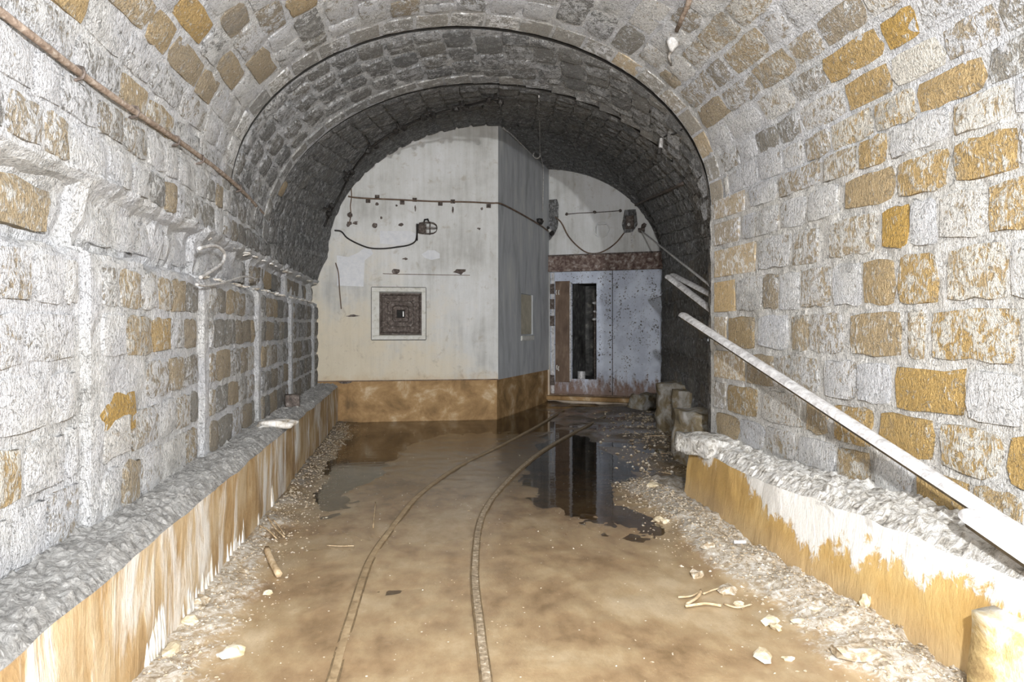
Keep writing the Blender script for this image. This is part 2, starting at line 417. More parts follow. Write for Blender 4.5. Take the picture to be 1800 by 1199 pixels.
def mat_water():
    m = NT('shallow_water')
    m.t.nodes.remove(m.p)
    wv = m.bump(m.noise(5, 3, 0.5, stretch=(1, 2.2, 1)), 0.06, 0.02)
    fr = m.n('Fresnel', {'IOR': 1.33, 'Normal': wv}).outputs[0]
    tr = m.n('BsdfTransparent', {'Color': (0.95, 0.93, 0.88, 1)}).outputs[0]
    gl = m.n('BsdfGlossy', {'Color': (1, 1, 1, 1), 'Roughness': 0.035, 'Normal': wv}).outputs[0]
    mx = m.n('MixShader', {0: fr, 1: tr, 2: gl}).outputs[0]
    m.t.links.new(mx, m.out.inputs[0])
    return m.m
M['water'] = mat_water()
M['rail'] = mat_simple('rail_iron', [(0.3, (0.14, 0.105, 0.065)), (0.45, (0.27, 0.21, 0.14)), (0.6, (0.42, 0.34, 0.24)), (0.72, (0.72, 0.67, 0.58))], 38, rough=0.6, bump=0.8, dist=0.01)
M['rail_muddy'] = mat_simple('mud_caked_rail', [(0.3, (0.20, 0.14, 0.075)), (0.5, (0.33, 0.24, 0.14)), (0.7, (0.44, 0.34, 0.21))], 16, rough=0.5)
M['rail_dark'] = mat_simple('rail_groove', [(0.3, (0.10, 0.07, 0.04)), (0.7, (0.24, 0.17, 0.09))], 20, rough=0.7)

# ------------------------------------------------------------------ masonry stones
def stone_mesh(seed, mat, cut=False):
    """unit block (x,y in -.5...5, z in metres, out of the wall), uneven dressed face"""
    r = random.Random(seed)
    nx, ny = (4, 3) if not cut else (2, 2)
    V = []
    skew = [r.uniform(-0.05, 0.05) for _ in range(4)]
    def rim(u, v):
        # irregular outline
        x = u - 0.5; y = v - 0.5
        k = 0.05 if not cut else 0.01
        x += k * ns((u * 2, v * 2, seed), 1.7, 3) * 1.5
        y += k * ns((u * 2, v * 2, seed), 1.7, 9) * 2.2
        if not cut:
            c = min(u, 1 - u) + min(v, 1 - v)
            if c < 0.01:                       # knock the corners off
                x *= 0.94; y *= 0.92
        x += skew[0] * y * 0.6
        y += skew[1] * x * 0.4
        return x, y
    for j in range(ny + 1):
        for i in range(nx + 1):
            u, v = i / nx, j / ny
            x, y = rim(u, v)
            edge = (i in (0, nx)) or (j in (0, ny))
            if edge: x *= 0.975; y *= 0.96
            z = 0.009 + (0.004 if cut else 0.010) * (1 + 1.8 * ns((u * 3, v * 3, seed), 1.0, 21))
            if edge: z *= 0.55
            V.append((x, y, z))
    Fc = [(j * (nx + 1) + i, j * (nx + 1) + i + 1, (j + 1) * (nx + 1) + i + 1, (j + 1) * (nx + 1) + i) for j in range(ny) for i in range(nx)]
    per = [i for i in range(nx)] + [j * (nx + 1) + nx for j in range(ny)] + [ny * (nx + 1) + i for i in range(nx, 0, -1)] + [j * (nx + 1) for j in range(ny, 0, -1)]
    t0_ = len(V)
    V += [V[p] for p in per]
    b0 = len(V)
    for p in per:
        i, j = p % (nx + 1), p // (nx + 1)
        x, y = rim(i / nx, j / ny)
        V.append((x * 1.01, y * 1.01, -0.03))
    n = len(per)
    for k in range(n):
        q = (k + 1) % n
        Fc.append((t0_ + q, t0_ + k, b0 + k, b0 + q))
    me = mesh('stone', V, Fc)
    me.materials.append(mat)
    me.polygons.foreach_set('use_smooth', [True] * len(me.polygons))
    return me
STONES = [stone_mesh(k, M['stone']) for k in range(18)]
CUTS = [stone_mesh(50 + k, M['stone_cut'], True) for k in range(6)]
ALL = []          # (size px, centre px, record)
def plan_stone(parent, P, X, Z, L, H, col, cut=False):
    if not in_view(P): return
    q = project(P)
    ALL.append(dict(parent=parent, P=Vector(P), X=X.normalized(), Z=Z.normalized(), L=L, H=H, col=list(col), cut=cut, q=q, size=FPX * FPX * L * H / q[2] ** 2))
def rand_col(h0, h1, c0, c1, s0=0.0, s1=0.0):
    return (R.uniform(h0, h1), R.uniform(c0, c1), R.uniform(s0, s1), 1)
def lay_row(parent, S, t0, t1, length, H, colf, lmin=0.24, lmax=0.5, gap=0.028):
    """S(t)-> (P, tangent, normal); length = metres between t0 and t1"""
    if length <= 0.1: return
    s = -R.uniform(0, lmin)
    while s < length:
        L = R.uniform(lmin, lmax)
        a, b = max(s, 0.0), min(s + L, length)
        if b - a > 0.10:
            t = t0 + (t1 - t0) * ((a + b) / 2) / length
            P, X, Z = S(t)
            plan_stone(parent, P, X, Z, (b - a) - gap, H * R.uniform(0.93, 1.04), colf(P))
        s += L
def emit_stones():
    groups = {}
    for s in ALL: groups.setdefault(s['parent'].name, []).append(s)
    for k, L in groups.items():
        L.sort(key=lambda s: -s['size'])
        rest = []
        for i, s in enumerate(L):
            X, Z = s['X'], s['Z']; Y = Z.cross(X).normalized(); X = Y.cross(Z).normalized()
            Mx = Matrix(((X.x * s['L'], Y.x * s['H'], Z.x, s['P'].x), (X.y * s['L'], Y.y * s['H'], Z.y, s['P'].y), (X.z * s['L'], Y.z * s['H'], Z.z, s['P'].z), (0, 0, 0, 1)))
            me = R.choice(CUTS if s['cut'] else STONES)
            if i < 300:
                o = bpy.data.objects.new('stone', me)
                COL.objects.link(o)
                o.parent = s['parent']
                o.matrix_world = Mx
                o.color = s['col']
            else:
                rest.append((Mx, me))
        if rest:
            V, Fc = [], []
            for Mx, me in rest:
                n = len(V)
                V += [Mx @ v.co for v in me.vertices]
                Fc += [tuple(i + n for i in p.vertices) for p in me.polygons]
            o = link('small_stones', mesh('small_stones', V, Fc), M['stone'], L[0]['parent'], True)
            o['kind'] = 'stuff'
            o.color = L[-1]['col']

# ------------------------------------------------------------------ tunnel shell
PI = math.pi
def sec(cx, cy, a, cz, b, ex=1.0, ey=0.0):
    return dict(c=Vector((cx, cy, 0)), a=a, cz=cz, b=b, e=Vector((ex, ey, 0)))
def lerp_sec(A, B, t):
    return dict(c=A['c'].lerp(B['c'], t), a=A['a'] * (1 - t) + B['a'] * t, cz=A['cz'] * (1 - t) + B['cz'] * t, b=A['b'] * (1 - t) + B['b'] * t, e=A['e'].lerp(B['e'], t).normalized())
def arch_pt(S, phi):
    return S['c'] + S['e'] * (S['a'] * math.cos(phi)) + Vector((0, 0, S['cz'] + S['b'] * math.sin(phi)))
def arch_n(S, phi):
    return -(S['e'] * (math.cos(phi) / S['a']) + Vector((0, 0, math.sin(phi) / S['b']))).normalized()
EW_A = Vector((2.695, 13.2, 0)); EW_D = Vector((0.876, -0.482, 0)).normalized(); EW_N = Vector((-0.482, -0.876, 0)).normalized()
S_back = sec(0.6, -9.0, 2.02, 2.55, 1.46)
S1a = sec(0.6, 0.6, 2.02, 2.55, 1.46)
S1b = sec(0.6, 5.7, 2.02, 2.55, 1.46)
S2a = sec(0.62, 5.765, 2.045, 2.53, 1.485, 1.0, 0.018)
S2b = sec(0.9, 7.0, 2.30, 2.3, 1.71)
S3a = sec(0.91, 7.075, 2.325, 2.3, 1.715, 1.0, 0.012)
S3b = sec(1.45, 10.85, 2.72, 2.55, 2.18)
ce = EW_A + EW_D * -0.3
S3c = dict(c=Vector((ce.x, ce.y, 0)), a=2.5, cz=2.55, b=2.05, e=EW_D.copy())
S3d = dict(c=Vector((ce.x, ce.y, 0)) - EW_N * 0.4, a=2.5, cz=2.55, b=2.05, e=EW_D.copy())
def shell_patch(A, B, nphi, ny, amp, ph0=0.0, ph1=PI):
    def fn(u, v):
        S = lerp_sec(A, B, v); ph = ph0 + (ph1 - ph0) * u
        p = arch_pt(S, ph); n = arch_n(S, ph)
        fade = 1.0 if 0.02 < v < 0.98 else 0.3
        return p + n * (amp * fade * fbm(p, 7.0, 3))
    return grid(nphi, ny, fn)
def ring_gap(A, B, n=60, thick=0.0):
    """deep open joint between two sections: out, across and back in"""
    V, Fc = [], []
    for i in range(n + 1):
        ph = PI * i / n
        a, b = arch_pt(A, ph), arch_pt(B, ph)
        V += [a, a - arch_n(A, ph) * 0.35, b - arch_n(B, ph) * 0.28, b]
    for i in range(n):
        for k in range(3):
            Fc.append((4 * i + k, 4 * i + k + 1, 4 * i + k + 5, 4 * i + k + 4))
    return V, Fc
def wall_patch(P0, P1, z0, z1, ny, nz, amp, N):
    P0, P1 = Vector(P0), Vector(P1)
    def fn(u, v):
        p = P0.lerp(P1, v) + Vector((0, 0, z0 + (z1 - z0) * u))
        return p + N * (amp * fbm(p, 7.0, 3))
    return grid(nz, ny, fn)

vault1 = struct(obj('ceiling', join([shell_patch(S1a, S1b, 170, 150, 0.014), shell_patch(S_back, S1a, 40, 10, 0.0)]), M['mortar'], smooth=True), 'white lime-crusted stone barrel vault nearest the viewer')
vault2 = struct(obj('ceiling', shell_patch(S2a, S2b, 160, 40, 0.010), M['mortar_grey'], smooth=True), 'grey stone vault ring between the two dark arch joints')
vault3 = struct(obj('ceiling', join([shell_patch(S3a, S3b, 110, 60, 0.012), shell_patch(S3b, S3c, 100, 36, 0.012), shell_patch(S3c, S3d, 60, 2, 0.0)]), M['mortar_dark'], smooth=True), 'dark stone vault of the far hall above the bunker')

for A_, B_, pr_ in ((S1b, S2a, vault2), (S2b, S3a, vault3)):  # joint faces coloured black in place of the arch edge shadow
    tag(obj('arch_shadow_joint', ring_gap(A_, B_), M['joint'], pr_), 'joint between two vault rings, painted black for the shadow line')

# right wall
XR = 2.62
nR = Vector((-1, 0, 0))
wall_r = struct(obj('wall_right', join([wall_patch((XR, 0.6, 0), (XR, 5.7, 0), 0.0, 2.56, 150, 80, 0.014, nR), wall_patch((XR, -9, 0), (XR, 0.6, 0), 0, 2.56, 8, 3, 0, nR),
      hexa([(XR, 5.66, 0), (XR + 0.5, 5.66, 0), (XR + 0.5, 5.7, 0), (XR, 5.7, 0), (XR, 5.66, 2.56), (XR + 0.5, 5.66, 2.56), (XR + 0.5, 5.7, 2.56), (XR, 5.7, 2.56)])]), M['mortar_cream'], smooth=False), 'nearest right wall of ochre and white lime-crusted stones')
def right_foot(S): return S['c'] + S['e'] * S['a']
def wp(A, B, ny, nz, amp):
    a, b = right_foot(A), right_foot(B)
    d = (b - a).normalized(); N = Vector((-d.y, d.x, 0))
    V = []
    def fn(u, v):
        p = a.lerp(b, v); zt = A['cz'] * (1 - v) + B['cz'] * v
        p = Vector((p.x, p.y, zt * u)); return p + N * (amp * fbm(p, 5, 3))
    return grid(nz, ny, fn), N
p2, N2 = wp(S2a, S2b, 22, 40, 0.01)
p3, N3 = wp(S3a, S3b, 50, 36, 0.02)
p4, N4 = wp(S3b, S3c, 20, 36, 0.02)
a2, a3 = right_foot(S2b), right_foot(S3a)
wall_r2 = struct(obj('wall_right', p2, M['mortar_grey'], smooth=True), 'narrow strip of grey stone wall just behind the first arch edge')
wall_r3 = struct(obj('wall_right', join([p3, p4, ([a2, a3, a3 + Vector((0, 0, 2.3)), a2 + Vector((0, 0, 2.3))], [(0, 1, 2, 3)])]), M['mortar_dark'], smooth=True), 'dark stone wall beside the blue steel gate')

def fil(u, v):
    S = lerp_sec(S3a, S3b, v); p = S['c'] - S['e'] * S['a']
    a_ = Vector((p.x, p.y, S['cz'] + 0.02)); b_ = Vector((-1.44, p.y, 2.16))
    q = a_.lerp(b_, u); return q + Vector((0.02 * fbm(q, 5, 3), 0, 0))
struct(obj('wall_left', grid(10, 40, fil), M['mortar_dark'], smooth=True), 'dark haunch joining the left wall to the far vault')

# left wall: panels with a saw-tooth step at every rib and a recessed band above
RIBS = [-9.0, -3.5, -0.1, 1.57, 3.25, 4.93, 6.61, 8.37, 10.29, 10.95]
def lat_low(k, f): return -1.395 - 0.045 * f
def lat_band(k, f): return -1.475 - 0.05 * f
def left_profile(f):
    p, q = lat_low(0, f), lat_band(0, f)
    pts = [(p, 0.0)]
    n = 22
    for i in range(1, n + 1): pts.append((p, 1.80 * i / n))
    pts += [(p - 0.012, 1.825), (p - 0.05, 1.845), (q - 0.005, 1.85), (q, 1.90), (q, 1.98), (q, 2.06), (q + 0.02, 2.11), (-1.44, 2.135), (-1.415, 2.165)]
    for i in range(1, 9): pts.append((-1.42, 2.165 + 0.45 * i / 8))
    return pts
VL, FL = [], []
for k in range(len(RIBS) - 1):
    y0, y1 = RIBS[k], RIBS[k + 1]
    ny = 26 if y0 > 0 else 4
    base = len(VL)
    prof_n = len(left_profile(0))
    for j in range(ny + 1):
        f = j / ny; y = y0 + (y1 - y0) * f
        for (lx, z) in left_profile(f):
            p = Vector((lx, y, z))
            am = 0.012
            if 1.8 < z < 2.2: am = 0.045
            d = am * fbm(p, 5, 3, 4.0) * (1 if 0 < j < ny else 0.4)
            VL.append(p + Vector((d, 0, 0.5 * d if 1.8 < z < 2.2 else 0)))
    for j in range(ny):
        for i in range(prof_n - 1):
            a = base + j * prof_n + i
            FL.append((a, a + 1, a + prof_n + 1, a + prof_n))
    if k:  # end face of this panel, facing the viewer
        pb = base - prof_n
        for i in range(prof_n - 1):
            FL.append((pb + i, pb + i + 1, base + i + 1, base + i))
wall_l = struct(obj('wall_left', (VL, FL), M['mortar'], smooth=False), 'left wall of lime-crusted stone panels with a recessed cable band')

# ------------------------------------------------------------------ end wall, bunker, floor (shapes first; used for ray hits too)
EYEV = Vector((0, 0, 1))
def ew(x, y, n=0.0):
    p = at_plane(x, y, EW_A + EW_N * n, EW_N)
    return ((p - EW_A).dot(EW_D), p.z)
def ewp(s, z, n=0.0): return EW_A + EW_D * s + EW_N * n + Vector((0, 0, z))

def holed(P, U, V, N, u0, u1, v0, v1, holes, nu=1):
    """planar wall in P,U,V with rectangular recesses (hu0,hu1,hv0,hv1,depth)"""
    us = sorted({u0, u1} | {h[0] for h in holes} | {h[1] for h in holes})
    vs = sorted({v0, v1} | {h[2] for h in holes} | {h[3] for h in holes})
    parts = []
    for i in range(len(us) - 1):
        for j in range(len(vs) - 1):
            cu, cv = (us[i] + us[i + 1]) / 2, (vs[j] + vs[j + 1]) / 2
            if any(h[0] < cu < h[1] and h[2] < cv < h[3] for h in holes): continue
            q = [P + U * a + V * b for a, b in ((us[i], vs[j]), (us[i + 1], vs[j]), (us[i + 1], vs[j + 1]), (us[i], vs[j + 1]))]
            parts.append((q, [(0, 1, 2, 3)]))
    for h in holes:
        a, b, c, d, dep = h[:5]
        f = [P + U * s + V * t for s, t in ((a, c), (b, c), (b, d), (a, d))]
        g = [p - N * dep for p in f]
        parts.append((f + g, [(0, 1, 5, 4), (1, 2, 6, 5), (2, 3, 7, 6), (3, 0, 4, 7)] + ([(4, 5, 6, 7)] if len(h) == 5 else [])))
    return join(parts)

UZ = Vector((0, 0, 1))
# bunker
BY = 10.85
BC = Vector((1.385, BY, 0)); BD = (EW_A - BC); BL = BD.length; BD = BD.normalized(); BN = Vector((BD.y, -BD.x, 0))
FU = Vector((1, 0, 0)); FN = Vector((0, -1, 0)); FP = Vector((0, BY, 0))
def fr(x, y): p = at_y(x, y, BY); return p.x, p.z
def sd(x, y):
    p = at_plane(x, y, BC, BN); return (p - BC).dot(BD), p.z
ZB = 0.64
px0, pz1 = fr(667, 513); px1, pz0 = fr(741, 590)
port = (px0, px1, pz0, pz1, 0.16)
s0, nz1 = sd(916, 516); s1, nz0 = sd(937, 588)
niche = (s0, s1, nz0, nz1, 0.05)
bunker = empty('bunker', (0.1, BY, 0), 'pale plastered bunker with a square firing port, blocking the left of the tunnel', 'bunker')
wallF = holed(FP, FU, UZ, FN, -1.7, 1.385, ZB, 5.0, [port])
wallS = holed(BC, BD, UZ, BN, 0, BL, ZB, 5.0, [niche])
tag(obj('front_wall', wallF, M['plaster'], bunker), 'cream-stained pale front wall')
tag(obj('side_wall', wallS, M['side_shade_plaster'], bunker), 'side wall in shade-greyed plaster with a narrow niche')
ins = 0.018
C2 = Vector((1.385 - ins, BY + ins, 0))
band = join([slab(Vector((-1.60, BY + ins, 0)), FU, UZ, FN, 0, 1.385 + 1.60 - ins, -0.1, ZB, -0.3, 0), slab(C2, BD, UZ, BN, 0, BL, -0.1, ZB, -0.3, 0)])
tag(obj('base_band', band, M['band'], bunker), 'rust-ochre base band')
obj('drip_lip', join([slab(FP, FU, UZ, FN, -1.7, 1.385, ZB - 0.004, ZB + 0.012, -0.02, 0.004)]), M['rust_brown'], bunker)

# end wall: opening for the gate
gs0, gz0 = ew(966, 700); gs1, gz1 = ew(1164, 471)
gz0 = 0.12
rs0, rz1 = ew(1047, 395); rs1, rz0 = ew(1069, 414)
gate_hole = (gs0, gs1, gz0, gz1, 0.10, 'open')
wall_b = struct(obj('wall_back', holed(EW_A, EW_D, UZ, EW_N, -2.9, 2.9, -0.1, 4.9, [gate_hole, (rs0, rs1, rz0, rz1, 0.08)]), M['plaster']), 'pale plastered end wall above the blue steel gate')

# floor
def sm(v, a, b):
    t = max(0.0, min(1.0, (v - a) / (b - a))); return t * t * (3 - 2 * t)
def floor_z(x, y):
    n1 = ns((x, y, 0), 1.1, 3.0); n2 = ns((x, y, 0), 3.1, 9.0)
    rl = -0.33 + 0.035 * max(0, y - 4.5) ** 2            # left rail
    pl = sm(y, 4.6, 6.8) * sm(rl - x + 0.3 * n1, 0.02, 0.5) # pool between the left rail and the bunker
    pr = sm(y, 3.9, 6.4) * sm(x - (0.75 + 0.30 * max(0, y - 6.5)) + 0.4 * n1, 0.0, 0.75)
    pf = sm(y, 8.6, 10.5)
    pool = max(pl, pr, pf)
    z = 0.007 + 0.004 * n1 + 0.005 * n2 + 0.0045 * ns((x * 1.0, y * 0.7, 0), 8.0, 4) + 0.003 * ns((x, y, 0), 19.0, 7) - 0.020 * pool
    edge_r = 2.26 - 0.02 * abs(y - 3)
    tr = sm(x + 0.14 * n1 + 0.08 * n2, edge_r - 0.52, edge_r - 0.05) if y < 6.3 else 0
    z += 0.085 * tr * (0.8 + 0.5 * ns((x, y, 0), 3, 8))
    tl = sm(-x + 0.12 * n1, 0.68, 1.1)
    z += 0.05 * tl * (0.8 + 0.6 * ns((x, y, 0), 3, 18))
    if tr > 0 or tl > 0: z += 0.028 * max(tr, tl * 0.8) * fbm((x, y, 0), 11, 3, 31)
    if y > 6.3 and x > 2.0: z += 0.05 * min(1, (x - 2.0) / 0.8) * (0.6 + 0.9 * ns((x, y, 0), 2, 44))
    return z
def fgrid(x0, x1, y0, y1, nx, ny):
    return grid(nx, ny, lambda u, v: (x0 + (x1 - x0) * u, y0 + (y1 - y0) * v, floor_z(x0 + (x1 - x0) * u, y0 + (y1 - y0) * v)))
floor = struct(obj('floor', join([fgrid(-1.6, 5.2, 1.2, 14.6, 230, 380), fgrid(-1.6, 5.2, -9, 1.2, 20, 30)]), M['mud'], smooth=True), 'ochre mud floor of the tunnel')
water = obj('standing_water', grid(2, 2, lambda u, v: (-1.55 + 6.6 * u, -9 + 23.5 * v, 0.0)), M['water'])
tag(water, 'shallow murky standing water covering the muddy tunnel floor', 'water', kind='stuff')

# ray hits on the shell
def bvh(objs):
    V, Fc = [], []
    for o in objs:
        n = len(V)
        off = o.matrix_world.translation if o.parent is None else Vector((0, 0, 0))
        V += [v.co.copy() for v in o.data.vertices]
        Fc += [tuple(i + n for i in p.vertices) for p in o.data.polygons]
    return BVHTree.FromPolygons(V, Fc)
HIT = bvh([vault1, vault2, vault3, wall_l, wall_r, wall_r2, wall_r3, wall_b] + [c for c in bunker.children] + [c for c in list(vault2.children) + list(vault3.children) if c.name.startswith('arch_shadow_joint')])
def hit(x, y, off=0.02):
    r = ray(x, y).normalized()
    loc, n, i, d = HIT.ray_cast(CAM, r)
    if loc is None: loc, n = at_y(x, y, 8.0), -r
    if n.dot(r) > 0: n = -n
    return loc + n * off, n

# ------------------------------------------------------------------ lay the stones
def c_right(P): 
    return rand_col(0.4, 0.8, 0.25, 0.7)
def c_vault1(P):
    y = P.y
    left = P.x < 0.2
    if left: return rand_col(0.1, 0.45, 0.42, 0.85, 0.0, 0.15)
    if P.x > 1.5: return rand_col(0.25, 0.6, 0.4, 0.85)
    return rand_col(0.0, 0.28, 0.45, 0.85, 0.0, 0.3)
def c_vault2(P): return rand_col(0.0, 0.28, 0.25, 0.6, 0.25, 0.6)
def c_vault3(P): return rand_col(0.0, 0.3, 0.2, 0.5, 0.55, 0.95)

def vault_rows(parent, A, B, nrow, colf, ph0, ph1, lmin, lmax, r0=0.0, r1=1.0, gap=0.028):
    for k in range(nrow):
        ph = ph0 + (ph1 - ph0) * (k + 0.5) / nrow
        def S(t, ph=ph):
            Q = lerp_sec(A, B, t)
            P = arch_pt(Q, ph); X = arch_pt(lerp_sec(A, B, t + 0.01), ph) - arch_pt(lerp_sec(A, B, t - 0.01), ph)
            return P, X, arch_n(Q, ph)
        mid = lerp_sec(A, B, 0.5)
        dph = (ph1 - ph0) / nrow
        H = (arch_pt(mid, ph + dph / 2) - arch_pt(mid, ph - dph / 2)).length
        Lg = (arch_pt(lerp_sec(A, B, r1), ph) - arch_pt(lerp_sec(A, B, r0), ph)).length
        lay_row(parent, S, r0, r1, Lg, H - gap, colf, lmin, lmax, gap)
def ring_row(parent, A, B, t, wdt, n, colf, ph0=0.0, ph1=PI, gap=0.018):
    for k in range(n):
        a0 = ph0 + (ph1 - ph0) * k / n; a1 = ph0 + (ph1 - ph0) * (k + 1) / n
        ph = (a0 + a1) / 2
        Q = lerp_sec(A, B, t)
        P = arch_pt(Q, ph); X = arch_pt(lerp_sec(A, B, t + 0.01), ph) - arch_pt(lerp_sec(A, B, t - 0.01), ph)
        H = (arch_pt(Q, a1) - arch_pt(Q, a0)).length
        plan_stone(parent, P, X, arch_n(Q, ph), wdt, H - gap, colf(P), cut=True)
# first vault
vault_rows(vault1, S1a, S1b, 24, c_vault1, 0.02, PI - 0.02, 0.26, 0.52, 0.0, 0.945)
ring_row(vault1, S1a, S1b, 0.975, 0.215, 22, lambda P: rand_col(0.25, 0.6, 0.12, 0.5, 0, 0.2) if P.x > 1.6 else rand_col(0.05, 0.25, 0.2, 0.6, 0.1, 0.3))
# second ring
vault_rows(vault2, S2a, S2b, 25, c_vault2, 0.02, PI - 0.02, 0.2, 0.4, 0.01, 0.83)
ring_row(vault2, S2a, S2b, 0.915, 0.2, 26, lambda P: rand_col(0.0, 0.25, 0.2, 0.5, 0.3, 0.6))
# far hall
vault_rows(vault3, S3a, S3b, 34, c_vault3, 0.02, PI - 0.02, 0.2, 0.36, 0.0, 1.0, 0.02)
vault_rows(vault3, S3b, S3c, 30, c_vault3, 0.02, 1.9, 0.22, 0.4, 0.0, 1.0, 0.02)

def wall_row(parent, P0, P1, z0, z1, N, colf, lmin, lmax, gap=0.03):
    P0, P1 = Vector(P0), Vector(P1)
    D = P1 - P0
    z = (z0 + z1) / 2
    lay_row(parent, lambda t: (P0.lerp(P1, t) + UZ * z, D, N), 0, 1, D.length, (z1 - z0) - gap, colf, lmin, lmax, gap)
# right wall: courses and stones read off the photograph, then extended towards the viewer
def depth_at(px, lat=XR):
    r = ray(px, 573); return r.y * lat / r.x
ROWS = [
 ((0.55, 0.78), [(1262, 1300, .6, .3), (1304, 1345, .4, .8), (1350, 1400, .55, .7), (1406, 1470, .5, .8), (1476, 1530, .7, .5), (1540, 1605, .5, .8), (1613, 1705, .85, .15), (1715, 1800, .75, .5)]),
 ((0.78, 1.04), [(1257, 1276, .3, .9), (1280, 1333, .72, .45), (1343, 1413, .6, .68), (1420, 1457, .6, .42), (1467, 1535, .85, .5), (1547, 1643, .9, .15), (1657, 1760, .85, .58), (1777, 1880, .92, .25)]),
 ((1.04, 1.31), [(1257, 1310, .62, .42), (1315, 1360, .55, .4), (1367, 1440, .5, .6), (1450, 1507, .5, .75), (1510, 1567, .4, .85), (1577, 1697, .93, .22), (1703, 1800, .5, .9), (1810, 1880, .7, .6)]),
 ((1.31, 1.60), [(1257, 1278, .55, .5), (1282, 1327, .68, .12), (1335, 1387, .4, .85), (1395, 1423, .58, .5), (1427, 1483, .52, .6), (1498, 1588, .66, .42), (1600, 1627, .7, .62), (1640, 1793, .88, .6), (1800, 1880, .6, .8)]),
 ((1.60, 1.90), [(1257, 1293, .72, .25), (1297, 1342, .5, .75), (1344, 1369, .45, .45), (1373, 1407, .4, .85), (1411, 1462, .55, .6), (1467, 1517, .35, .88), (1521, 1574, .7, .38), (1583, 1650, .85, .5), (1668, 1773, .72, .62), (1782, 1880, .5, .8)]),
 ((1.90, 2.17), [(1257, 1330, .6, .5), (1335, 1390, .45, .7), (1396, 1440, .5, .6), (1460, 1542, .6, .62), (1554, 1600, 1.0, .08), (1603, 1647, .4, .85), (1655, 1735, .6, .75), (1742, 1860, .8, .5)]),
 ((2.17, 2.40), [(1257, 1300, .4, .6), (1306, 1370, .4, .7), (1376, 1418, .45, .75), (1423, 1477, .5, .85), (1488, 1572, .68, .28), (1582, 1668, .82, .5), (1680, 1790, .85, .42), (1798, 1880, .5, .7)]),
 ((2.40, 2.60), [(1257, 1310, .5, .7), (1318, 1366, .4, .8), (1372, 1440, .5, .6), (1450, 1506, .6, .6), (1512, 1560, .8, .5), (1570, 1668, .5, .85), (1680, 1780, .65, .7), (1790, 1860, .4, .8)]),
]
for (z0, z1), L in ROWS:
    dmin = 99
    for (a, b, h, c) in L:
        ya, yb = depth_at(a), depth_at(b)
        ya = min(ya, 5.69)
        dmin = min(dmin, yb)
        plan_stone(wall_r, (XR - 0.004, (ya + yb) / 2, (z0 + z1) / 2), Vector((0, 1, 0)), nR, ya - yb, (z1 - z0) - 0.035, (h, c * 0.86 if a > 1260 else min(c, 0.42), 0, 1), cut=(a < 1260))
    wall_row(wall_r, (XR, 0.8, 0), (XR, dmin - 0.03, 0), z0, z1, nR, c_right, 0.3, 0.5)
# grey strip and far right wall
f2a, f2b, f3a, f3b, f3c = [right_foot(S) for S in (S2a, S2b, S3a, S3b, S3c)]
for k in range(9):
    wall_row(wall_r2, f2a, f2b, 0.25 * k + 0.1, 0.25 * k + 0.35, N2, lambda P: rand_col(0.1, 0.4, 0.2, 0.5, 0.3, 0.6), 0.3, 0.5)
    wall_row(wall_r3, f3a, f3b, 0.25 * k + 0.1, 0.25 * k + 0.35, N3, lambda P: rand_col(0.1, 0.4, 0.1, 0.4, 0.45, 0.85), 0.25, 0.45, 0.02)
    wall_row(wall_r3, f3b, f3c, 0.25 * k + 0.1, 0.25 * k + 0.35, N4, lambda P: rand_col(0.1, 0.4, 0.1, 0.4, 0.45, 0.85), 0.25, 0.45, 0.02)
# left wall
nL = Vector((1, 0, 0))
zr = [0.58, 0.84, 1.08, 1.33, 1.57, 1.80]
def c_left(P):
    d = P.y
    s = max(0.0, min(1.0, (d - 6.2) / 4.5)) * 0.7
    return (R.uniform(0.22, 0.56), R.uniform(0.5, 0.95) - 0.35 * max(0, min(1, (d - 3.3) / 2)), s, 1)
for k in range(len(RIBS) - 1):
    y0, y1 = RIBS[k], RIBS[k + 1]
    if y1 < 1.5: continue
    a, b = y0 + 0.10, y1 - 0.02
    fa, fb = (a - y0) / (y1 - y0), (b - y0) / (y1 - y0)
    for j in range(5):
        wall_row(wall_l, (lat_low(0, fa), a, 0), (lat_low(0, fb), b, 0), zr[j], zr[j + 1], nL, c_left, 0.24, 0.46, 0.035)
    wall_row(wall_l, (lat_band(0, fa), a, 0), (lat_band(0, fb), b, 0), 1.87, 2.09, nL, lambda P: rand_col(0.25, 0.5, 0.6, 0.9, 0.0, 0.1) if P.y < 6.5 else rand_col(0.2, 0.6, 0.2, 0.5, 0.2, 0.5), 0.3, 0.6)
for j in range(2):
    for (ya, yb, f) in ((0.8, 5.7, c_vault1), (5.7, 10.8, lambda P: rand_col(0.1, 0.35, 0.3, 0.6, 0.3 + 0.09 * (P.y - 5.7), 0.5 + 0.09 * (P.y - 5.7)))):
        wall_row(wall_l, (-1.42, ya, 0), (-1.42, yb, 0), 2.17 + 0.2 * j, 2.37 + 0.2 * j, nL, f, 0.2, 0.36)
